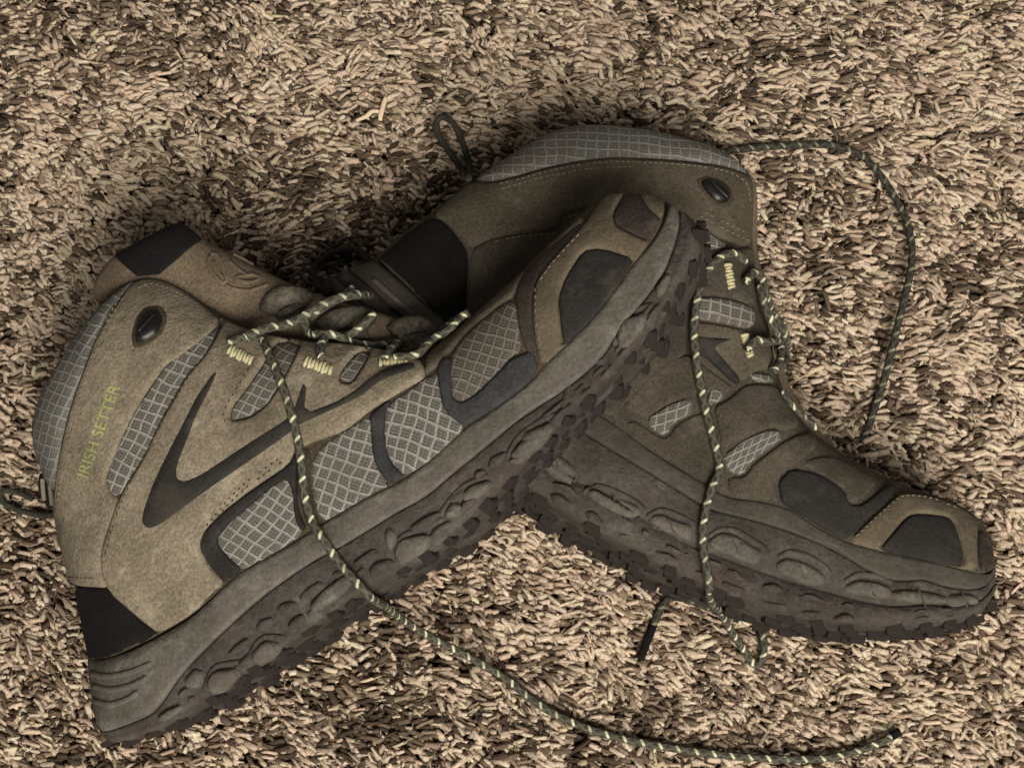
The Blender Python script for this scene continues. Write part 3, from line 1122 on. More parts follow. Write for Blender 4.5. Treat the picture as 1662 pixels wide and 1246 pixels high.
P('mesh_panel', [(730, 575), (763, 536), (813, 496), (838, 485), (842, 527), (848, 572), (830, 580), (812, 606), (775, 642), (751, 657), (733, 650), (730, 621)], MESHB, 0.9, 1.8, lattice=(74, -16, 4.0))
P('mesh_surround', trimA, CHAR, 2.0, 1.0)
P('mesh_divider', [(600, 675), (619, 659), (640, 646), (629, 663), (625, 696), (628, 729), (638, 753), (659, 772), (640, 788), (617, 771), (605, 741), (602, 700)], SLATE, 1.9, 1.1)
P('mesh_divider', [(478, 738), (500, 720), (508, 745), (504, 765), (507, 805), (519, 842), (500, 858), (489, 826), (484, 773)], MAROON, 0.9, 1.0)
P('mesh_divider', [(709, 597), (733, 574), (733, 621), (737, 647), (751, 653), (775, 638), (812, 602), (830, 582), (868, 567), (876, 596), (857, 625), (800, 667), (755, 694), (732, 678), (717, 660), (713, 636)], SLATE, 1.9, 1.2)
# vamp between the lacing and the toe
P('vamp', [(688, 612), (690, 582), (709, 564), (766, 516), (835, 458), (900, 394), (946, 349), (952, 362), (893, 409), (856, 442), (836, 482), (813, 497), (763, 537), (732, 572), (709, 598)], SUEDE_D, 1.5, 1.6)
P('toe_trim', [(836, 478), (854, 440), (893, 404), (945, 360), (954, 368), (895, 428), (872, 456), (865, 482), (865, 516), (872, 567), (877, 594), (853, 572), (841, 527)], MAROON, 1.2, 1.0)
patch1 = [(976, 404), (1031, 421), (1016, 442), (987, 487), (958, 524), (916, 564), (911, 534), (906, 487), (918, 453), (947, 409)]
patch2 = [(1015, 317), (1037, 317), (1050, 338), (1070, 355), (1080, 370), (1068, 388), (1054, 393), (1023, 380), (998, 366), (995, 350), (1004, 335)]
toe1 = P('toe_cap', [(870, 458), (893, 427), (950, 366), (974, 330), (988, 319), (1019, 315), (1059, 319), (1080, 332), (1080, 350), (1074, 371), (1055, 399), (1023, 434), (987, 488), (958, 524), (915, 565), (880, 597), (868, 560), (864, 510)], SUEDE_W, 1.8, 1.5, holes=[patch1, patch2])
P('toe_patch', patch1, CHAR, 1.3, 1.0, parent=toe1)
P('toe_patch', patch2, MAROON, 1.3, 1.0, parent=toe1)

# lace hook on the cuff
def lace_hook(boot, surf, poly, bar):
    o = panel(boot, surf, 'lace_hook', poly, HOOK, 4.2, 3.2, soft=2, res=1.2, jitter=0.05)
    c = np.mean(np.array(poly), axis=0)
    slot = [tuple(c + (np.array(p) - c) * 1.22) for p in poly]
    panel(boot, surf, 'hook_seat', slot, EDGE, 2.0, 0.9, soft=2, res=1.6, parent=o)
    cord_on(boot, surf, 'hook_bar', bar, 0.75, HOOK, 4.6, parent=o)


lace_hook(b1, S1, [(225, 521), (238, 506), (262, 505), (270, 523), (262, 545), (240, 560), (222, 563), (219, 546)], [(232, 546), (243, 534), (256, 521)])

# lettering
def lettering(boot, surf, text, p0, p1, height_px, mat, parent):
    cu = bpy.data.curves.new('lettering', 'FONT')
    cu.body = text
    cu.resolution_u = 3
    cu.offset = 0.022
    tmp = bpy.data.objects.new('lettering_src', cu)
    COL.objects.link(tmp)
    dg = bpy.context.evaluated_depsgraph_get()
    me = bpy.data.meshes.new_from_object(tmp.evaluated_get(dg))
    co = np.array([v.co[:2] for v in me.vertices])
    fc = [tuple(p.vertices) for p in me.polygons]
    bpy.data.objects.remove(tmp)
    bpy.data.meshes.remove(me)
    lo, hi = co.min(0), co.max(0)
    co = (co - lo) / (hi - lo)
    a, b = np.array(p0, float), np.array(p1, float)
    d = b - a
    up = np.array([d[1], -d[0]]) / np.linalg.norm(d) * height_px
    verts = []
    for x, y in co:
        q = a + d * x + up * y
        h = boot.hit(q[0], q[1], surf)
        loc, nrm = surf.drop(h.x, h.y)
        verts.append(loc + nrm * 1.75 * MM)
    return link('lettering', verts, fc, mat, parent, smooth=False)


lettering(b1, S1, 'IRISH SETTER', (147, 776), (200, 628), 19, LIME, heel)

# stitching
stitches(b1, S1, [[(222, 476), (241, 464), (268, 470), (296, 484), (324, 505)], [(205, 484), (170, 545), (152, 592), (128, 658), (116, 702), (107, 748), (100, 812)],
                  [(205, 474), (175, 530)], [(110, 935), (160, 938)]], parent=None, off=1.7)
stitches(b1, S1, [[(352, 556), (310, 612), (264, 692), (205, 806), (186, 860), (176, 904)], [(370, 690), (364, 672), (395, 620), (420, 585)], [(346, 850), (400, 793), (465, 748)], [(336, 856), (392, 790), (462, 741)]],
         off=2.3, pitch=2.6, length=1.1, rad=0.28, mat=EDGE)
stitches(b1, S1, [[(878, 462), (900, 432), (950, 378)], [(872, 468), (871, 512), (880, 580)]], off=2.1, pitch=2.6)

# heel grooves: raised ribs round the back of the midsole
for ln in ([(147, 1092), (175, 1098), (215, 1090), (246, 1076)], [(149, 1112), (180, 1120), (215, 1112), (240, 1098)], [(151, 1136), (178, 1144), (205, 1136), (225, 1122)]):
    cord_on(b1, MS1, 'heel_rib', ln, 1.5, RUBBER, -0.3, parent=mid1, flat=0.8)

# side lugs of the outsole
lug1 = [[(893, 789), (910, 768), (945, 777), (945, 795), (910, 806)], [(746, 804), (764, 786), (797, 777), (803, 789), (779, 810), (755, 816)], [(719, 837), (734, 810), (755, 822), (749, 837), (728, 841)],
        [(638, 898), (647, 874), (686, 865), (704, 868), (695, 892), (647, 922)], [(623, 871), (629, 853), (644, 862), (647, 877), (632, 898)], [(824, 747), (851, 729), (860, 738), (842, 756), (827, 753)],
        [(845, 705), (881, 687), (900, 702), (866, 723), (848, 720)], [(405, 1064), (427, 1037), (462, 1042), (462, 1060), (418, 1082)], [(335, 1104), (348, 1086), (383, 1082), (396, 1090), (374, 1117), (339, 1128)],
        [(299, 1104), (317, 1082), (335, 1090), (330, 1117), (304, 1117)], [(1001, 545), (1013, 521), (1049, 505), (1053, 517), (1037, 549), (1017, 569), (1001, 561)],
        [(920, 637), (940, 609), (977, 593), (985, 605), (977, 629), (948, 649), (928, 661)], [(824, 741), (844, 717), (892, 681), (904, 689), (888, 717), (844, 753)],
        [(500, 985), (520, 960), (560, 930), (585, 925), (575, 950), (530, 985), (508, 996)], [(250, 1170), (268, 1152), (296, 1140), (300, 1150), (272, 1170)], [(1062, 470), (1075, 452), (1088, 440), (1090, 455), (1078, 478), (1066, 485)]]
lug1.pop(0)
lug1.pop(10)
def fill_lugs(M, B, traced, lo, hi, a, b):
    """Uneven filler lugs wherever the side of the outsole has room between the big ones."""
    m, bb = open_resample(M, 240, False), open_resample(B, 240, False)
    busy = [np.mean(np.array(p), axis=0) for p in traced]
    res = []
    i = a
    while i < b:
        L = random.randint(5, 11)
        for (u0, u1) in ((lo, (lo + hi) / 2 - 0.03), ((lo + hi) / 2 + 0.03, hi)):
            j0, j1 = i + random.randint(-1, 1), i + L + random.randint(-1, 0)
            q = lambda k, u: m[k] + (bb[k] - m[k]) * (u + random.uniform(-0.05, 0.05))
            pl = [q(j0, u0 + 0.06), q((j0 + j1) // 2, u0), q(j1, u0 + 0.05), q(j1, u1 - 0.06), q((j0 + j1) // 2, u1), q(j0, u1 - 0.05)]
            c = np.mean(pl, axis=0)
            if all(np.hypot(*(c - x)) > 24 for x in busy):
                res.append([tuple(p) for p in pl])
        i += L + 2
    return res


for lp in lug1:
    panel(b1, OS1, 'side_lug', lp, LUGM, 2.4, 1.7, soft=1, res=3.0, parent=outs1)
for lp in fill_lugs(M1, B1, lug1, 0.36, 0.98, 30, 205):
    panel(b1, OS1, 'side_lug', lp, RUBBER_D, random.uniform(1.2, 2.0), 1.5, soft=1, res=3.0, parent=outs1, jitter=0.4)

for ln in ([(713, 838), (731, 811), (755, 786), (794, 771)], [(636, 890), (653, 868), (695, 855), (719, 841)], [(997, 562), (1003, 529), (1041, 499), (1056, 496)], [(914, 665), (924, 623), (952, 599), (979, 583)], [(822, 745), (840, 708), (892, 673), (906, 676)], [(500, 1000), (527, 970), (565, 948), (592, 922)], [(332, 1120), (346, 1080), (390, 1074)], [(402, 1070), (424, 1032), (466, 1034)]):
    cord_on(b1, OS1, 'lug_lip', ln, 1.3, RUBBER_D, -0.1, parent=outs1, flat=0.8)

# tongue
tg1 = [(147, 483, 2, 'f'), (150, 460, 2, 'f'), (168, 431, 2, 'f'), (184, 414, 2, 'f'), (238, 386, 2, 'f'), (289, 359, 2, 'f'), (331, 390, 2, 'f'), (378, 413, 2, 'f'), (440, 446, 2, 'f'), (490, 470, 2, 'f'), (560, 492, 2, 'f'),
       (640, 515, 2, 'f'), (705, 545, 2, 'f'), (690, 600, 2, 'f'), (560, 600, 2, 'f'), (420, 580, 2, 'f'), (330, 540, 2, 'f'), (240, 500, 2, 'f'), (190, 520, 2, 'f')]
v, f, ST1 = inflated(b1, tg1, 15.0, back=1.0, k=0.8, w0=2.0, seed=6.0, wrinkle=0.6)
tongue1 = link('tongue', v, f, TONGUE, b1.root)
panel(b1, ST1, 'pull_patch', [(184, 415), (238, 387), (289, 361), (303, 368), (330, 391), (289, 421), (259, 446), (223, 449)], BLACK, 1.2, 1.0, soft=0, parent=tongue1)
# embossed emblem on the tongue
for ln in ([(342, 414), (336, 426), (346, 446), (362, 460), (369, 455), (362, 438), (356, 420), (348, 412), (342, 414)], [(346, 424), (352, 440), (361, 450)], [(372, 424), (384, 436), (398, 446)],
           [(366, 462), (382, 470), (404, 472), (424, 466), (436, 462)], [(380, 452), (396, 458), (412, 458), (422, 452), (410, 446), (394, 448), (380, 452)], [(376, 410), (392, 418), (408, 428)]):
    cord_on(b1, ST1, 'emblem_ridge', ln, 0.8, TONGUE, 0.2, parent=tongue1, flat=0.7)
# padded webbing loops on the far side of the lacing
for ln, r in (([(436, 510), (442, 492), (458, 482), (486, 484), (502, 496)], 4.2), ([(452, 520), (470, 508), (494, 500)], 2.6), ([(520, 538), (545, 520), (585, 515), (604, 528)], 4.4), ([(540, 550), (570, 545), (598, 540)], 2.6),
              ([(638, 545), (652, 532), (688, 530), (700, 544)], 4.0), ([(648, 556), (672, 552), (692, 550)], 2.4)):
    cord_on(b1, ST1, 'webbing_loop', ln, r, WEB, 1.2, flat=0.6, sides=10)


for a, b in (((372, 571), (412, 590)), ((496, 590), (540, 606)), ((616, 592), (662, 588))):
    bar_tack(b1, S1, a, b, 17)
# heel tab with its loop
tab = [(61, 758, 1, 'f'), (72, 764, 1, 'f'), (96, 784, 1, 'f'), (100, 830, 1, 'f'), (84, 826, 1, 'f'), (62, 812, 1, 'f')]
v, f, STB = inflated(b1, tab, 2.2, back=1.0, k=1.0, w0=9.0, res=2.0, wrinkle=0.2)
tab1 = link('heel_tab', v, f, BLACK, b1.root)
for ln in ([(69, 776), (70, 794), (72, 812)], [(81, 784), (83, 804), (85, 820)]):
    cord_on(b1, STB, 'tab_stripe', ln, 1.0, THREAD, 0.2, parent=tab1, flat=0.5)

# ================================================================== BOOT TWO (right, lying flat)
b2 = Boot('hiking_boot', (608, 424), 0.033, (1600, 925), 0.0, 0.5)
b2.root['label'] = 'right hiking boot lying flat underneath, cuff at the top and toe at lower right'
b2.root['category'] = 'boot'
b2.root['group'] = 'pair of worn hiking boots'
T2 = [(608, 424), (630, 440), (680, 486), (721, 522), (800, 572), (900, 630), (998, 687), (1057, 732), (1140, 783), (1181, 808), (1235, 813), (1283, 825), (1320, 851), (1370, 878), (1425, 893), (1506, 910), (1563, 923), (1592, 930), (1610, 930), (1613, 905)]
M2 = [(565, 436), (600, 465), (651, 515), (760, 586), (870, 652), (967, 714), (1043, 759), (1126, 811), (1154, 827), (1235, 846), (1303, 869), (1357, 893), (1404, 922), (1445, 941), (1472, 942), (1502, 939), (1529, 950), (1573, 957), (1600, 952), (1616, 930)]
B2 = [(528, 452), (560, 490), (610, 545), (700, 630), (790, 722), (868, 795), (918, 824), (973, 852), (1028, 884), (1082, 914), (1170, 953), (1250, 986), (1316, 1000), (1387, 1010), (1458, 1012), (1516, 1006), (1560, 1002), (1596, 988), (1617, 955)]
top2 = [(608, 424, 0, 'f'), (625, 412, 0, 'f'), (660, 380, 0, 'f'), (700, 352, 0, 'f'), (740, 318, 1, 'f'), (764, 296, 3, 'f'), (776, 288, 6, 'o'), (821, 258, 10, 'o'), (857, 234, 12, 'o'), (893, 214, 13, 'o'), (940, 202, 13, 'o'), (1001, 203, 13, 'o'),
        (1073, 214, 13, 'o'), (1146, 232, 12, 'o'), (1189, 254, 10, 'f'), (1214, 277, 8, 'f'), (1223, 299, 8, 'f'), (1222, 342, 9, 'f'), (1221, 397, 10, 'f'), (1226, 440, 10, 'f'), (1238, 490, 10, 'f'), (1250, 540, 10, 'f'), (1258, 590, 9, 'f'), (1274, 645, 7, 'f'), (1308, 697, 4, 'f'), (1360, 737, 1, 'f'),
        (1384, 748, 0, 'f'), (1438, 778, 0, 'f'), (1492, 798, 0, 'f'), (1540, 812, 0, 'f'), (1584, 836, 0, 'f'), (1604, 866, 0, 'f'), (1613, 905, 0, 's')]
out2 = top2 + [(x, y, 34, 's') for x, y in T2[-2:0:-1]]
for i in range(len(top2), len(out2)):
    x, y, _, kd = out2[i]
    f = (i - len(top2)) / (len(out2) - len(top2))
    out2[i] = (x, y, 40 * min(1, math.sqrt(max(0.03, min(f, 1 - f)) * 5)), kd)
v, f, S2 = inflated(b2, out2, 40.0, k=0.74, seed=11.0)
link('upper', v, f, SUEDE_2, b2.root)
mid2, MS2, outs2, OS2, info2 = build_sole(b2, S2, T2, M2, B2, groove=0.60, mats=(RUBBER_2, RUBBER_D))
tread(b2, outs2, info2, pitch=10.5, depth=2.6)

P = lambda *a, **k: panel(b2, S2, *a, **k)
P('collar', [(770, 292), (784, 284), (821, 259), (857, 236), (893, 216), (940, 204), (1001, 205), (1073, 216), (1146, 234), (1189, 256), (1213, 279), (1219, 287), (1182, 273), (1146, 266), (1073, 259), (1001, 256), (951, 260), (893, 271), (842, 286), (803, 297), (774, 298)], MESHC, 1.8, 4.0, lattice=(88, -4, 4.3))
heel2 = P('heel_panel', [(700, 353), (740, 320), (764, 299), (803, 299), (842, 288), (893, 273), (951, 262), (1001, 258), (1073, 261), (1146, 268), (1182, 275), (1217, 289), (1222, 310), (1220, 342), (1219, 395), (1205, 402), (1180, 392), (1150, 376), (1110, 345), (1060, 330), (947, 340), (911, 350), (907, 375), (842, 379), (795, 388), (763, 406), (748, 390), (723, 361)], SUEDE_D, 1.7, 1.6)
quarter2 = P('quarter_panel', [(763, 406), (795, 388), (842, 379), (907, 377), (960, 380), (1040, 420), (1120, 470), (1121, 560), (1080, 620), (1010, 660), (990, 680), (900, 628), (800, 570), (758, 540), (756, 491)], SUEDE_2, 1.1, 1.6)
P('heel_counter', [(610, 424), (628, 410), (660, 381), (698, 354), (723, 361), (748, 390), (762, 413), (757, 491), (755, 544), (721, 523), (680, 487), (630, 441)], BLACK, 1.2, 1.5)
P('mesh_panel', [(1128, 368), (1160, 386), (1184, 400), (1160, 408), (1132, 408)], MESH, 1.5, 1.0, lattice=(88, -2, 4.0))
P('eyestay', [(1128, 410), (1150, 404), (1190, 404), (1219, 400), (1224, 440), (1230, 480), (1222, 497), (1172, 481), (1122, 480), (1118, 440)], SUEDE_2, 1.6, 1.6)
P('mesh_panel', [(1119, 482), (1173, 482), (1221, 498), (1227, 520), (1218, 536), (1165, 523), (1119, 517)], MESH, 1.8, 2.2, lattice=(82, -8, 4.2))
P('eyestay', [(1118, 520), (1165, 526), (1216, 538), (1240, 545), (1252, 575), (1252, 596), (1222, 606), (1205, 622), (1168, 580), (1120, 550)], SUEDE_D, 1.5, 1.6)
P('side_stripe', [(1122, 546), (1160, 550), (1194, 551), (1158, 564), (1166, 577), (1203, 620), (1194, 627), (1142, 578), (1122, 572)], CHAR, 2.4, 0.8)
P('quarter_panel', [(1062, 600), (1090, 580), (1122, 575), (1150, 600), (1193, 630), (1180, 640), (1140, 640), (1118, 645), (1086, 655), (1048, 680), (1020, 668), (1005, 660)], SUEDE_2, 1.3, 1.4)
P('mesh_panel', [(1149, 630), (1165, 632), (1180, 645), (1158, 656), (1148, 660)], MESH, 1.6, 0.8, lattice=(72, -15, 3.8))
P('mesh_panel', [(1215, 604), (1250, 610), (1258, 622), (1224, 620)], MESH, 1.6, 0.8, lattice=(88, -8, 3.6))
P('mesh_panel', [(1046, 682), (1085, 656), (1119, 645), (1128, 667), (1094, 686), (1082, 707), (1064, 702)], MESH, 1.2, 0.9, lattice=(82, 18, 4.3))
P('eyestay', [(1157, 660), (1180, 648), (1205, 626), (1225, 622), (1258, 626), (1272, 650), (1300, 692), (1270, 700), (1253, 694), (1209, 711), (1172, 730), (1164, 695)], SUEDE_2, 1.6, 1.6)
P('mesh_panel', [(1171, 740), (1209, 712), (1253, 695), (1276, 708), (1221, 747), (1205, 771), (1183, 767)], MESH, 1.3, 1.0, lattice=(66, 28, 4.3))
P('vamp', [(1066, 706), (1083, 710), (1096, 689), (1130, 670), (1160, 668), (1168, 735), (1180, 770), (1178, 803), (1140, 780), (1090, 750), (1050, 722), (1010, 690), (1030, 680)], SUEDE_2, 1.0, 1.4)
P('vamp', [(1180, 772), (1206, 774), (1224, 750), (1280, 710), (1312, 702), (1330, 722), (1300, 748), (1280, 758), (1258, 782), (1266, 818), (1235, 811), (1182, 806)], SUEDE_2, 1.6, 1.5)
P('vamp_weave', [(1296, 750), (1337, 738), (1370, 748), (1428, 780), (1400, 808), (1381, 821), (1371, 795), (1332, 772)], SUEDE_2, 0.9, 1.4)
P('toe_patch', [(1261, 781), (1283, 760), (1330, 770), (1371, 797), (1378, 820), (1398, 820), (1442, 784), (1457, 791), (1421, 830), (1391, 860), (1371, 878), (1337, 860), (1283, 826), (1266, 815)], CHAR, 1.7, 1.2)
patch3 = [(1425, 893), (1442, 872), (1472, 838), (1496, 835), (1540, 841), (1551, 858), (1562, 896), (1562, 921), (1506, 911)]
toe2 = P('toe_cap', [(1374, 880), (1404, 849), (1438, 819), (1459, 800), (1506, 806), (1557, 824), (1586, 848), (1584, 890), (1587, 929), (1563, 924), (1506, 911), (1425, 894)], SUEDE_W, 2.0, 1.6, holes=[patch3])
P('toe_patch', patch3, CHAR, 1.5, 1.0, parent=toe2)
P('toe_patch', [(1586, 856), (1603, 872), (1610, 896), (1609, 923), (1591, 932), (1586, 900)], MAROON, 1.6, 1.0, parent=toe2)
lace_hook(b2, S2, [(1131, 298), (1144, 292), (1164, 296), (1180, 308), (1185, 324), (1174, 337), (1156, 333), (1136, 311)], [(1148, 304), (1158, 314), (1172, 328)])
stitches(b2, S2, [[(800, 306), (842, 296), (893, 281), (951, 270), (1001, 266), (1073, 269), (1146, 276), (1182, 284), (1208, 300), (1212, 340)], [(812, 312), (880, 292), (950, 278), (1030, 274)],
                  [(1130, 352), (1160, 368), (1190, 384), (1210, 392)], [(1138, 346), (1168, 362), (1205, 380)], [(800, 396), (842, 386), (905, 382)], [(918, 356), (945, 350)]], off=1.9)
stitches(b2, S2, [[(1384, 874), (1412, 848), (1446, 818), (1462, 808), (1506, 813), (1552, 830)]], off=2.2, pitch=2.6)
for a, b in (((1177, 430), (1184, 471)), ((1204, 544), (1214, 581))):
    bar_tack(b2, S2, a, b, 11)
lug2 = [[(1151, 880), (1168, 866), (1191, 869), (1218, 886), (1235, 896), (1222, 917), (1185, 903), (1157, 890)], [(1262, 917), (1276, 907), (1303, 913), (1333, 930), (1337, 944), (1320, 951), (1283, 940), (1266, 930)],
        [(1374, 951), (1391, 942), (1421, 945), (1442, 954), (1445, 971), (1421, 969), (1377, 962)], [(1448, 961), (1472, 957), (1506, 961), (1534, 969), (1533, 978), (1489, 979), (1452, 974)], [(1538, 966), (1573, 964), (1590, 976), (1560, 985), (1540, 983)],
        [(954, 801), (974, 794), (998, 808), (1029, 818), (1040, 832), (1019, 839), (981, 822)], [(1054, 839), (1074, 835), (1098, 846), (1123, 853), (1116, 877), (1085, 863), (1061, 856)], [(880, 740), (905, 738), (935, 762), (930, 785), (905, 778), (885, 760)]]
for lp in lug2:
    c = np.mean(np.array(lp), axis=0)
    lp = [tuple(c + (np.array(q) - c) * 1.14) for q in lp]
    lg = panel(b2, OS2, 'side_lug', lp, LUGM, 2.4, 2.0, soft=1, res=3.0, parent=outs2)
    c = np.mean(np.array(lp), axis=0)
    cord_on(b2, OS2, 'lug_slit', [tuple(c + np.array(q)) for q in ((-3, -12), (1, -3), (3, 5), (8, 11))], 0.38, BASE, 2.25, parent=outs2, flat=0.5)
for lp in fill_lugs(M2, B2, lug2, 0.70, 1.0, 60, 225):
    panel(b2, OS2, 'side_lug', lp, RUBBER_D, random.uniform(1.2, 2.4), 1.3, soft=1, res=3.0, parent=outs2, jitter=0.5)
# foot-shaped scallops above the lugs
for ln in ([(1150, 872), (1168, 858), (1195, 860), (1228, 880), (1245, 892)], [(1262, 905), (1280, 894), (1308, 900), (1338, 918), (1348, 932)], [(1370, 944), (1392, 930), (1425, 934), (1448, 946)], [(946, 800), (968, 786), (1002, 798), (1034, 815), (1048, 830)], [(1050, 838), (1072, 826), (1102, 836), (1128, 850)]):
    cord_on(b2, OS2, 'lug_lip', ln, 1.3, RUBBER_D, -0.1, parent=outs2, flat=0.8)
for ln in ([(605, 452), (640, 484), (672, 512)], [(590, 460), (628, 494), (655, 520)]):
    cord_on(b2, MS2, 'heel_rib', ln, 1.4, RUBBER, -0.3, parent=mid2, flat=0.8)
tg2 = [(1186, 258, 2, 'f'), (1216, 276, 2, 'f'), (1228, 300, 2, 'f'), (1230, 345, 2, 'f'), (1228, 400, 2, 'f'), (1238, 450, 2, 'f'), (1256, 515, 2, 'f'), (1270, 575, 2, 'f'), (1274, 610, 2, 'f'), (1296, 655, 2, 'f'), (1330, 700, 2, 'f'), (1375, 742, 2, 'f'), (1330, 745, 2, 'f'), (1270, 690, 2, 'f'), (1220, 590, 2, 'f'), (1195, 480, 2, 'f'), (1185, 380, 2, 'f')]
v, f, ST2 = inflated(b2, tg2, 12.0, back=1.0, k=0.7, w0=-2.0, seed=16.0, wrinkle=0.5)
link('tongue', v, f, TONGUE, b2.root)

# ================================================================== laces
WB = []
for bt, sf in ((b1, S1), (b1, MS1), (b1, OS1), (b1, ST1), (b2, S2), (b2, MS2), (b2, OS2), (b2, ST2)):
    WB.append(BVHTree.FromPolygons([bt.M @ v for v in sf.v], sf.f))


def drape(px, py):
    d = cam_ray(px, py)
    best = at_z(px, py, 0.0)
    bn = Vector((0, 0, 1))
    bd = (best - CAM).length
    for t in WB:
        loc, nor, i, dist = t.ray_cast(CAM, d)
        if loc is not None and dist < bd:
            best, bd = loc, dist
            bn = nor if nor.dot(d) < 0 else -nor
    return best, bn


LR = 1.7


def lace(boot, name, pts, r=LR, aglet=None, base=0.7, mat=None):
    path = []
    for p in pts:
        px, py = p[0], p[1]
        if len(p) == 4 and p[3] < 0:         # hangs free: height falls step by step from the last resting point
            path.append(at_z(px, py, max(0.004, path[-1].z * 0.55)))
            continue
        if len(p) == 4:                      # fixed height
            path.append(at_z(px, py, p[3] * MM))
            continue
        loc, n = drape(px, py)
        lift = p[2] if len(p) > 2 else 0.0
        path.append(loc + n * (r * base + 1.6) * MM + Vector((0, 0, (lift + (1.6 if loc.z < 0.0005 else 0)) * MM)))
    path = catmull(path, 8)
    # keep spacing regular
    A = np.array([tuple(p) for p in path])
    s = np.concatenate([[0], np.cumsum(np.linalg.norm(np.diff(A, axis=0), axis=1))])
    n = max(6, int(s[-1] / (1.3 * MM)))
    A = np.stack([np.interp(np.linspace(0, s[-1], n), s, A[:, k]) for k in range(3)], 1)
    for _ in range(2):
        A[1:-1] = 0.5 * A[1:-1] + 0.25 * (A[:-2] + A[2:])
    ph = random.uniform(0, 9)
    v, f, uv = sweep([Vector(a) for a in A], lambda t: r * MM * (1 + 0.05 * math.sin(t * 190 + ph)), 10)
    o = link(name, [boot.Mi @ q for q in v], f, mat or LACE, boot.root, uvs=uv)
    if aglet:
        e = [Vector(A[-1]), Vector(A[-1]) + (Vector(A[-1]) - Vector(A[-4])).normalized() * aglet * MM]
        e = [e[0].lerp(e[1], t) for t in (-0.12, 0.3, 0.7, 1)]
        v, f, uv = sweep(e, r * 1.08 * MM, 8)
        link('aglet', [boot.Mi @ q for q in v], f, BLACK, o)
    return o


lace(b1, 'shoelace', [(372, 564), (395, 556), (425, 560), (440, 585), (458, 622), (470, 655), (481, 690), (490, 730), (494, 765), (497, 800), (510, 845), (530, 878), (552, 910), (577, 939), (598, 960, 1), (625, 983, 0, -1), (655, 1006, 0, -2), (700, 1034, 0, -3), (760, 1065, 0, -4), (820, 1100, 0, 4), (870, 1140), (920, 1168),
                      (985, 1192), (1060, 1208), (1130, 1219), (1200, 1227), (1280, 1231), (1340, 1229), (1385, 1219), (1420, 1206), (1444, 1194)], aglet=4)
lace(b1, 'shoelace', [(606, 491, 6), (575, 497, 7), (540, 505, 8), (505, 520, 7), (470, 534, 6), (440, 546, 4), (402, 557, 2)], r=1.9)
lace(b1, 'shoelace', [(580, 478, 5), (562, 492, 7), (535, 508, 7), (508, 523, 6)], r=1.7)
lace(b1, 'shoelace', [(499, 522, 4), (506, 545, 4), (528, 557, 2), (520, 574, 1), (524, 592, 1)], r=1.8)
lace(b1, 'shoelace', [(510, 556, 3), (545, 557, 3), (580, 559, 3), (620, 563, 3), (646, 559, 3), (634, 578, 1), (626, 592, 1)], r=1.7)
lace(b1, 'shoelace', [(560, 552, 4), (585, 542, 6), (610, 520, 6)], r=1.6)
lace(b1, 'shoelace', [(640, 590, 1), (675, 588, 1), (700, 570, 2), (722, 551, 2), (742, 534, 2), (768, 516, 1)], r=1.6)
lace(b1, 'shoelace', [(690, 572, 2), (712, 560, 3), (732, 548, 2), (752, 528, 2)], r=1.5)
lace(b1, 'pull_loop', [(92, 838, 0), (66, 837, 0), (42, 832, 0), (20, 824, 0), (5, 812, 0), (8, 798, 0), (30, 800, 0), (58, 812, 1)], r=1.3, mat=CORD)
lace(b1, 'shoelace', [(604, 430, 0, 9), (580, 405, 0, 5), (545, 408, 0, 4), (518, 425, 0, 4), (508, 445, 0, 7), (520, 470, 0, 16)], r=1.7, mat=CORD)

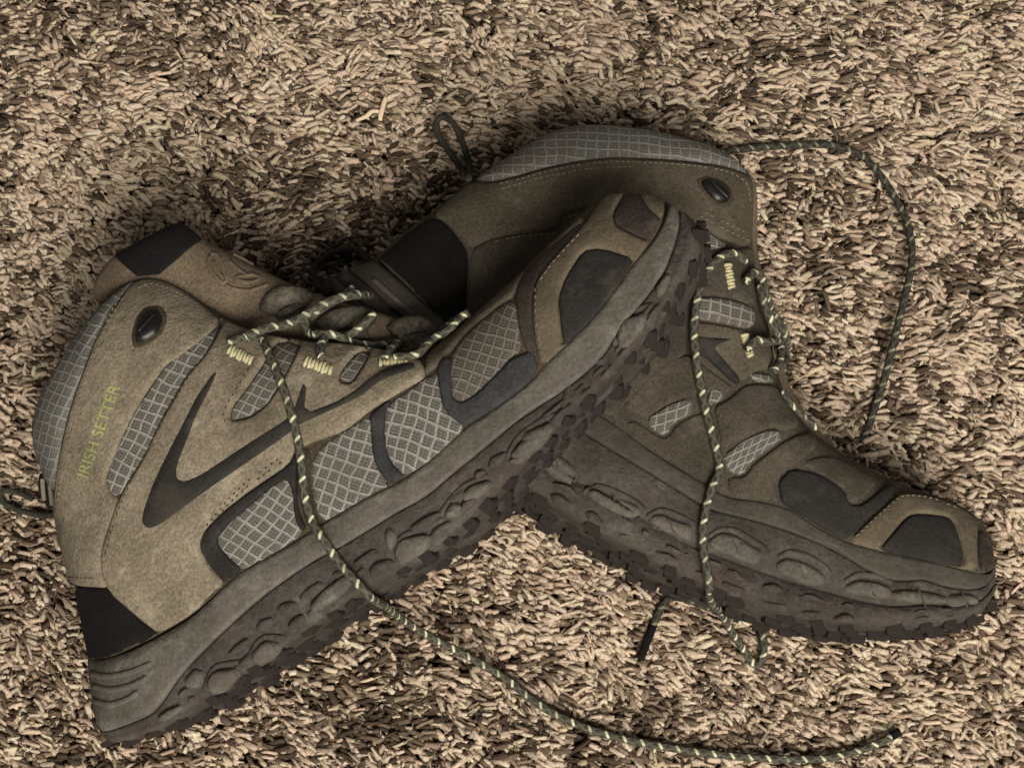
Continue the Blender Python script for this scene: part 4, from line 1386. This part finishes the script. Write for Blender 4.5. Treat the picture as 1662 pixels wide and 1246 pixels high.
lace(b2, 'shoelace', [(1200, 432, 2), (1190, 419, 2), (1176, 416, 2), (1158, 427, 2), (1142, 450, 2), (1131, 478, 2), (1125, 512, 2), (1123, 548, 2), (1128, 590, 2), (1135, 630), (1143, 665), (1152, 700), (1163, 740), (1165, 765), (1152, 795), (1143, 830), (1138, 870), (1141, 905),
                      (1149, 942), (1158, 966), (1169, 992, 0, -1), (1182, 1016, 0, -1), (1198, 1040, 0, -3), (1214, 1064, 0, 5), (1227, 1081, 0, 4), (1237, 1070, 0, 4), (1240, 1045, 0, 4), (1234, 1015, 0, 1)])
lace(b2, 'shoelace', [(1200, 1005, 0, 0), (1160, 990, 0, 0), (1125, 975, 0, 3), (1100, 967, 0, 3), (1081, 974, 0, 3), (1066, 1000, 0, 3), (1058, 1020, 0, 2)], aglet=15, mat=LACE_D)
lace(b2, 'shoelace', [(1170, 248, 0, 8), (1200, 243, 0, 5), (1240, 239, 0, 2), (1310, 235, 0, 1), (1355, 237, 0, 1), (1395, 251, 0, 1), (1425, 280, 0, 2), (1452, 320, 0, 3), (1470, 357, 0, 4), (1480, 398, 0, 6), (1478, 440, 0, 8), (1468, 483, 0, 9), (1458, 524, 0, 9), (1447, 568, 0, 8), (1436, 612, 0, 6), (1422, 655, 0, 3), (1410, 690, 0, 1), (1399, 720, 0, 0)], r=1.7, mat=LACE_D)
lace(b2, 'shoelace', [(1202, 462, 1), (1213, 447, 2), (1224, 458, 3), (1230, 482, 3), (1246, 512, 4), (1262, 548, 4), (1272, 582, 3), (1264, 598, 1)], r=1.9)
lace(b2, 'shoelace', [(1206, 572, 1), (1219, 556, 2), (1232, 562, 3), (1252, 560, 4), (1254, 590, 3), (1246, 606, 1)], r=1.8)
lace(b2, 'shoelace', [(1222, 470, 2), (1232, 510, 4), (1246, 545, 5), (1256, 575, 4)], r=1.7)
lace(b2, 'shoelace', [(1262, 640, 1), (1280, 668, 2), (1305, 690, 1), (1318, 702, 0)], r=1.3)
lace(b2, 'pull_loop', [(766, 300, 1), (762, 275, 3), (752, 245, 5), (738, 215, 6), (722, 202, 6), (710, 208, 5), (712, 228, 4), (728, 252, 3), (748, 280, 2), (760, 298, 1)], r=1.5, mat=CORD)

# ================================================================== loose pale scrap of yarn on the pile
sy = bpy.data.objects.new('yarn_scrap', None)
COL.objects.link(sy)
o0 = at_z(615, 182, 0.001)
sy.location = o0
sy['label'] = 'small pale Y-shaped scrap of yarn lying on the carpet above the boots'
sy['category'] = 'yarn scrap'
SCRAP = cloth_mat('pale_yarn', (0.56, 0.44, 0.31), (0.68, 0.55, 0.40), stain_amt=0.1, fleck=0.15)
for ln, r in (([(626, 158, 3), (622, 172, 2.6), (618, 186, 2.4), (617, 196, 2)], 1.15), ([(615, 181, 2.4), (604, 181, 2.4), (594, 189, 2.2), (578, 196, 2)], 1.05)):
    pts = [at_z(x, y, z * MM) - o0 for x, y, z in ln]
    v, f, uv = sweep(catmull(pts, 6), lambda t, r=r: r * MM * (0.75 + 0.35 * math.sin(3.1 * t + 0.1)), 8)
    link('strand', v, f, SCRAP, sy)
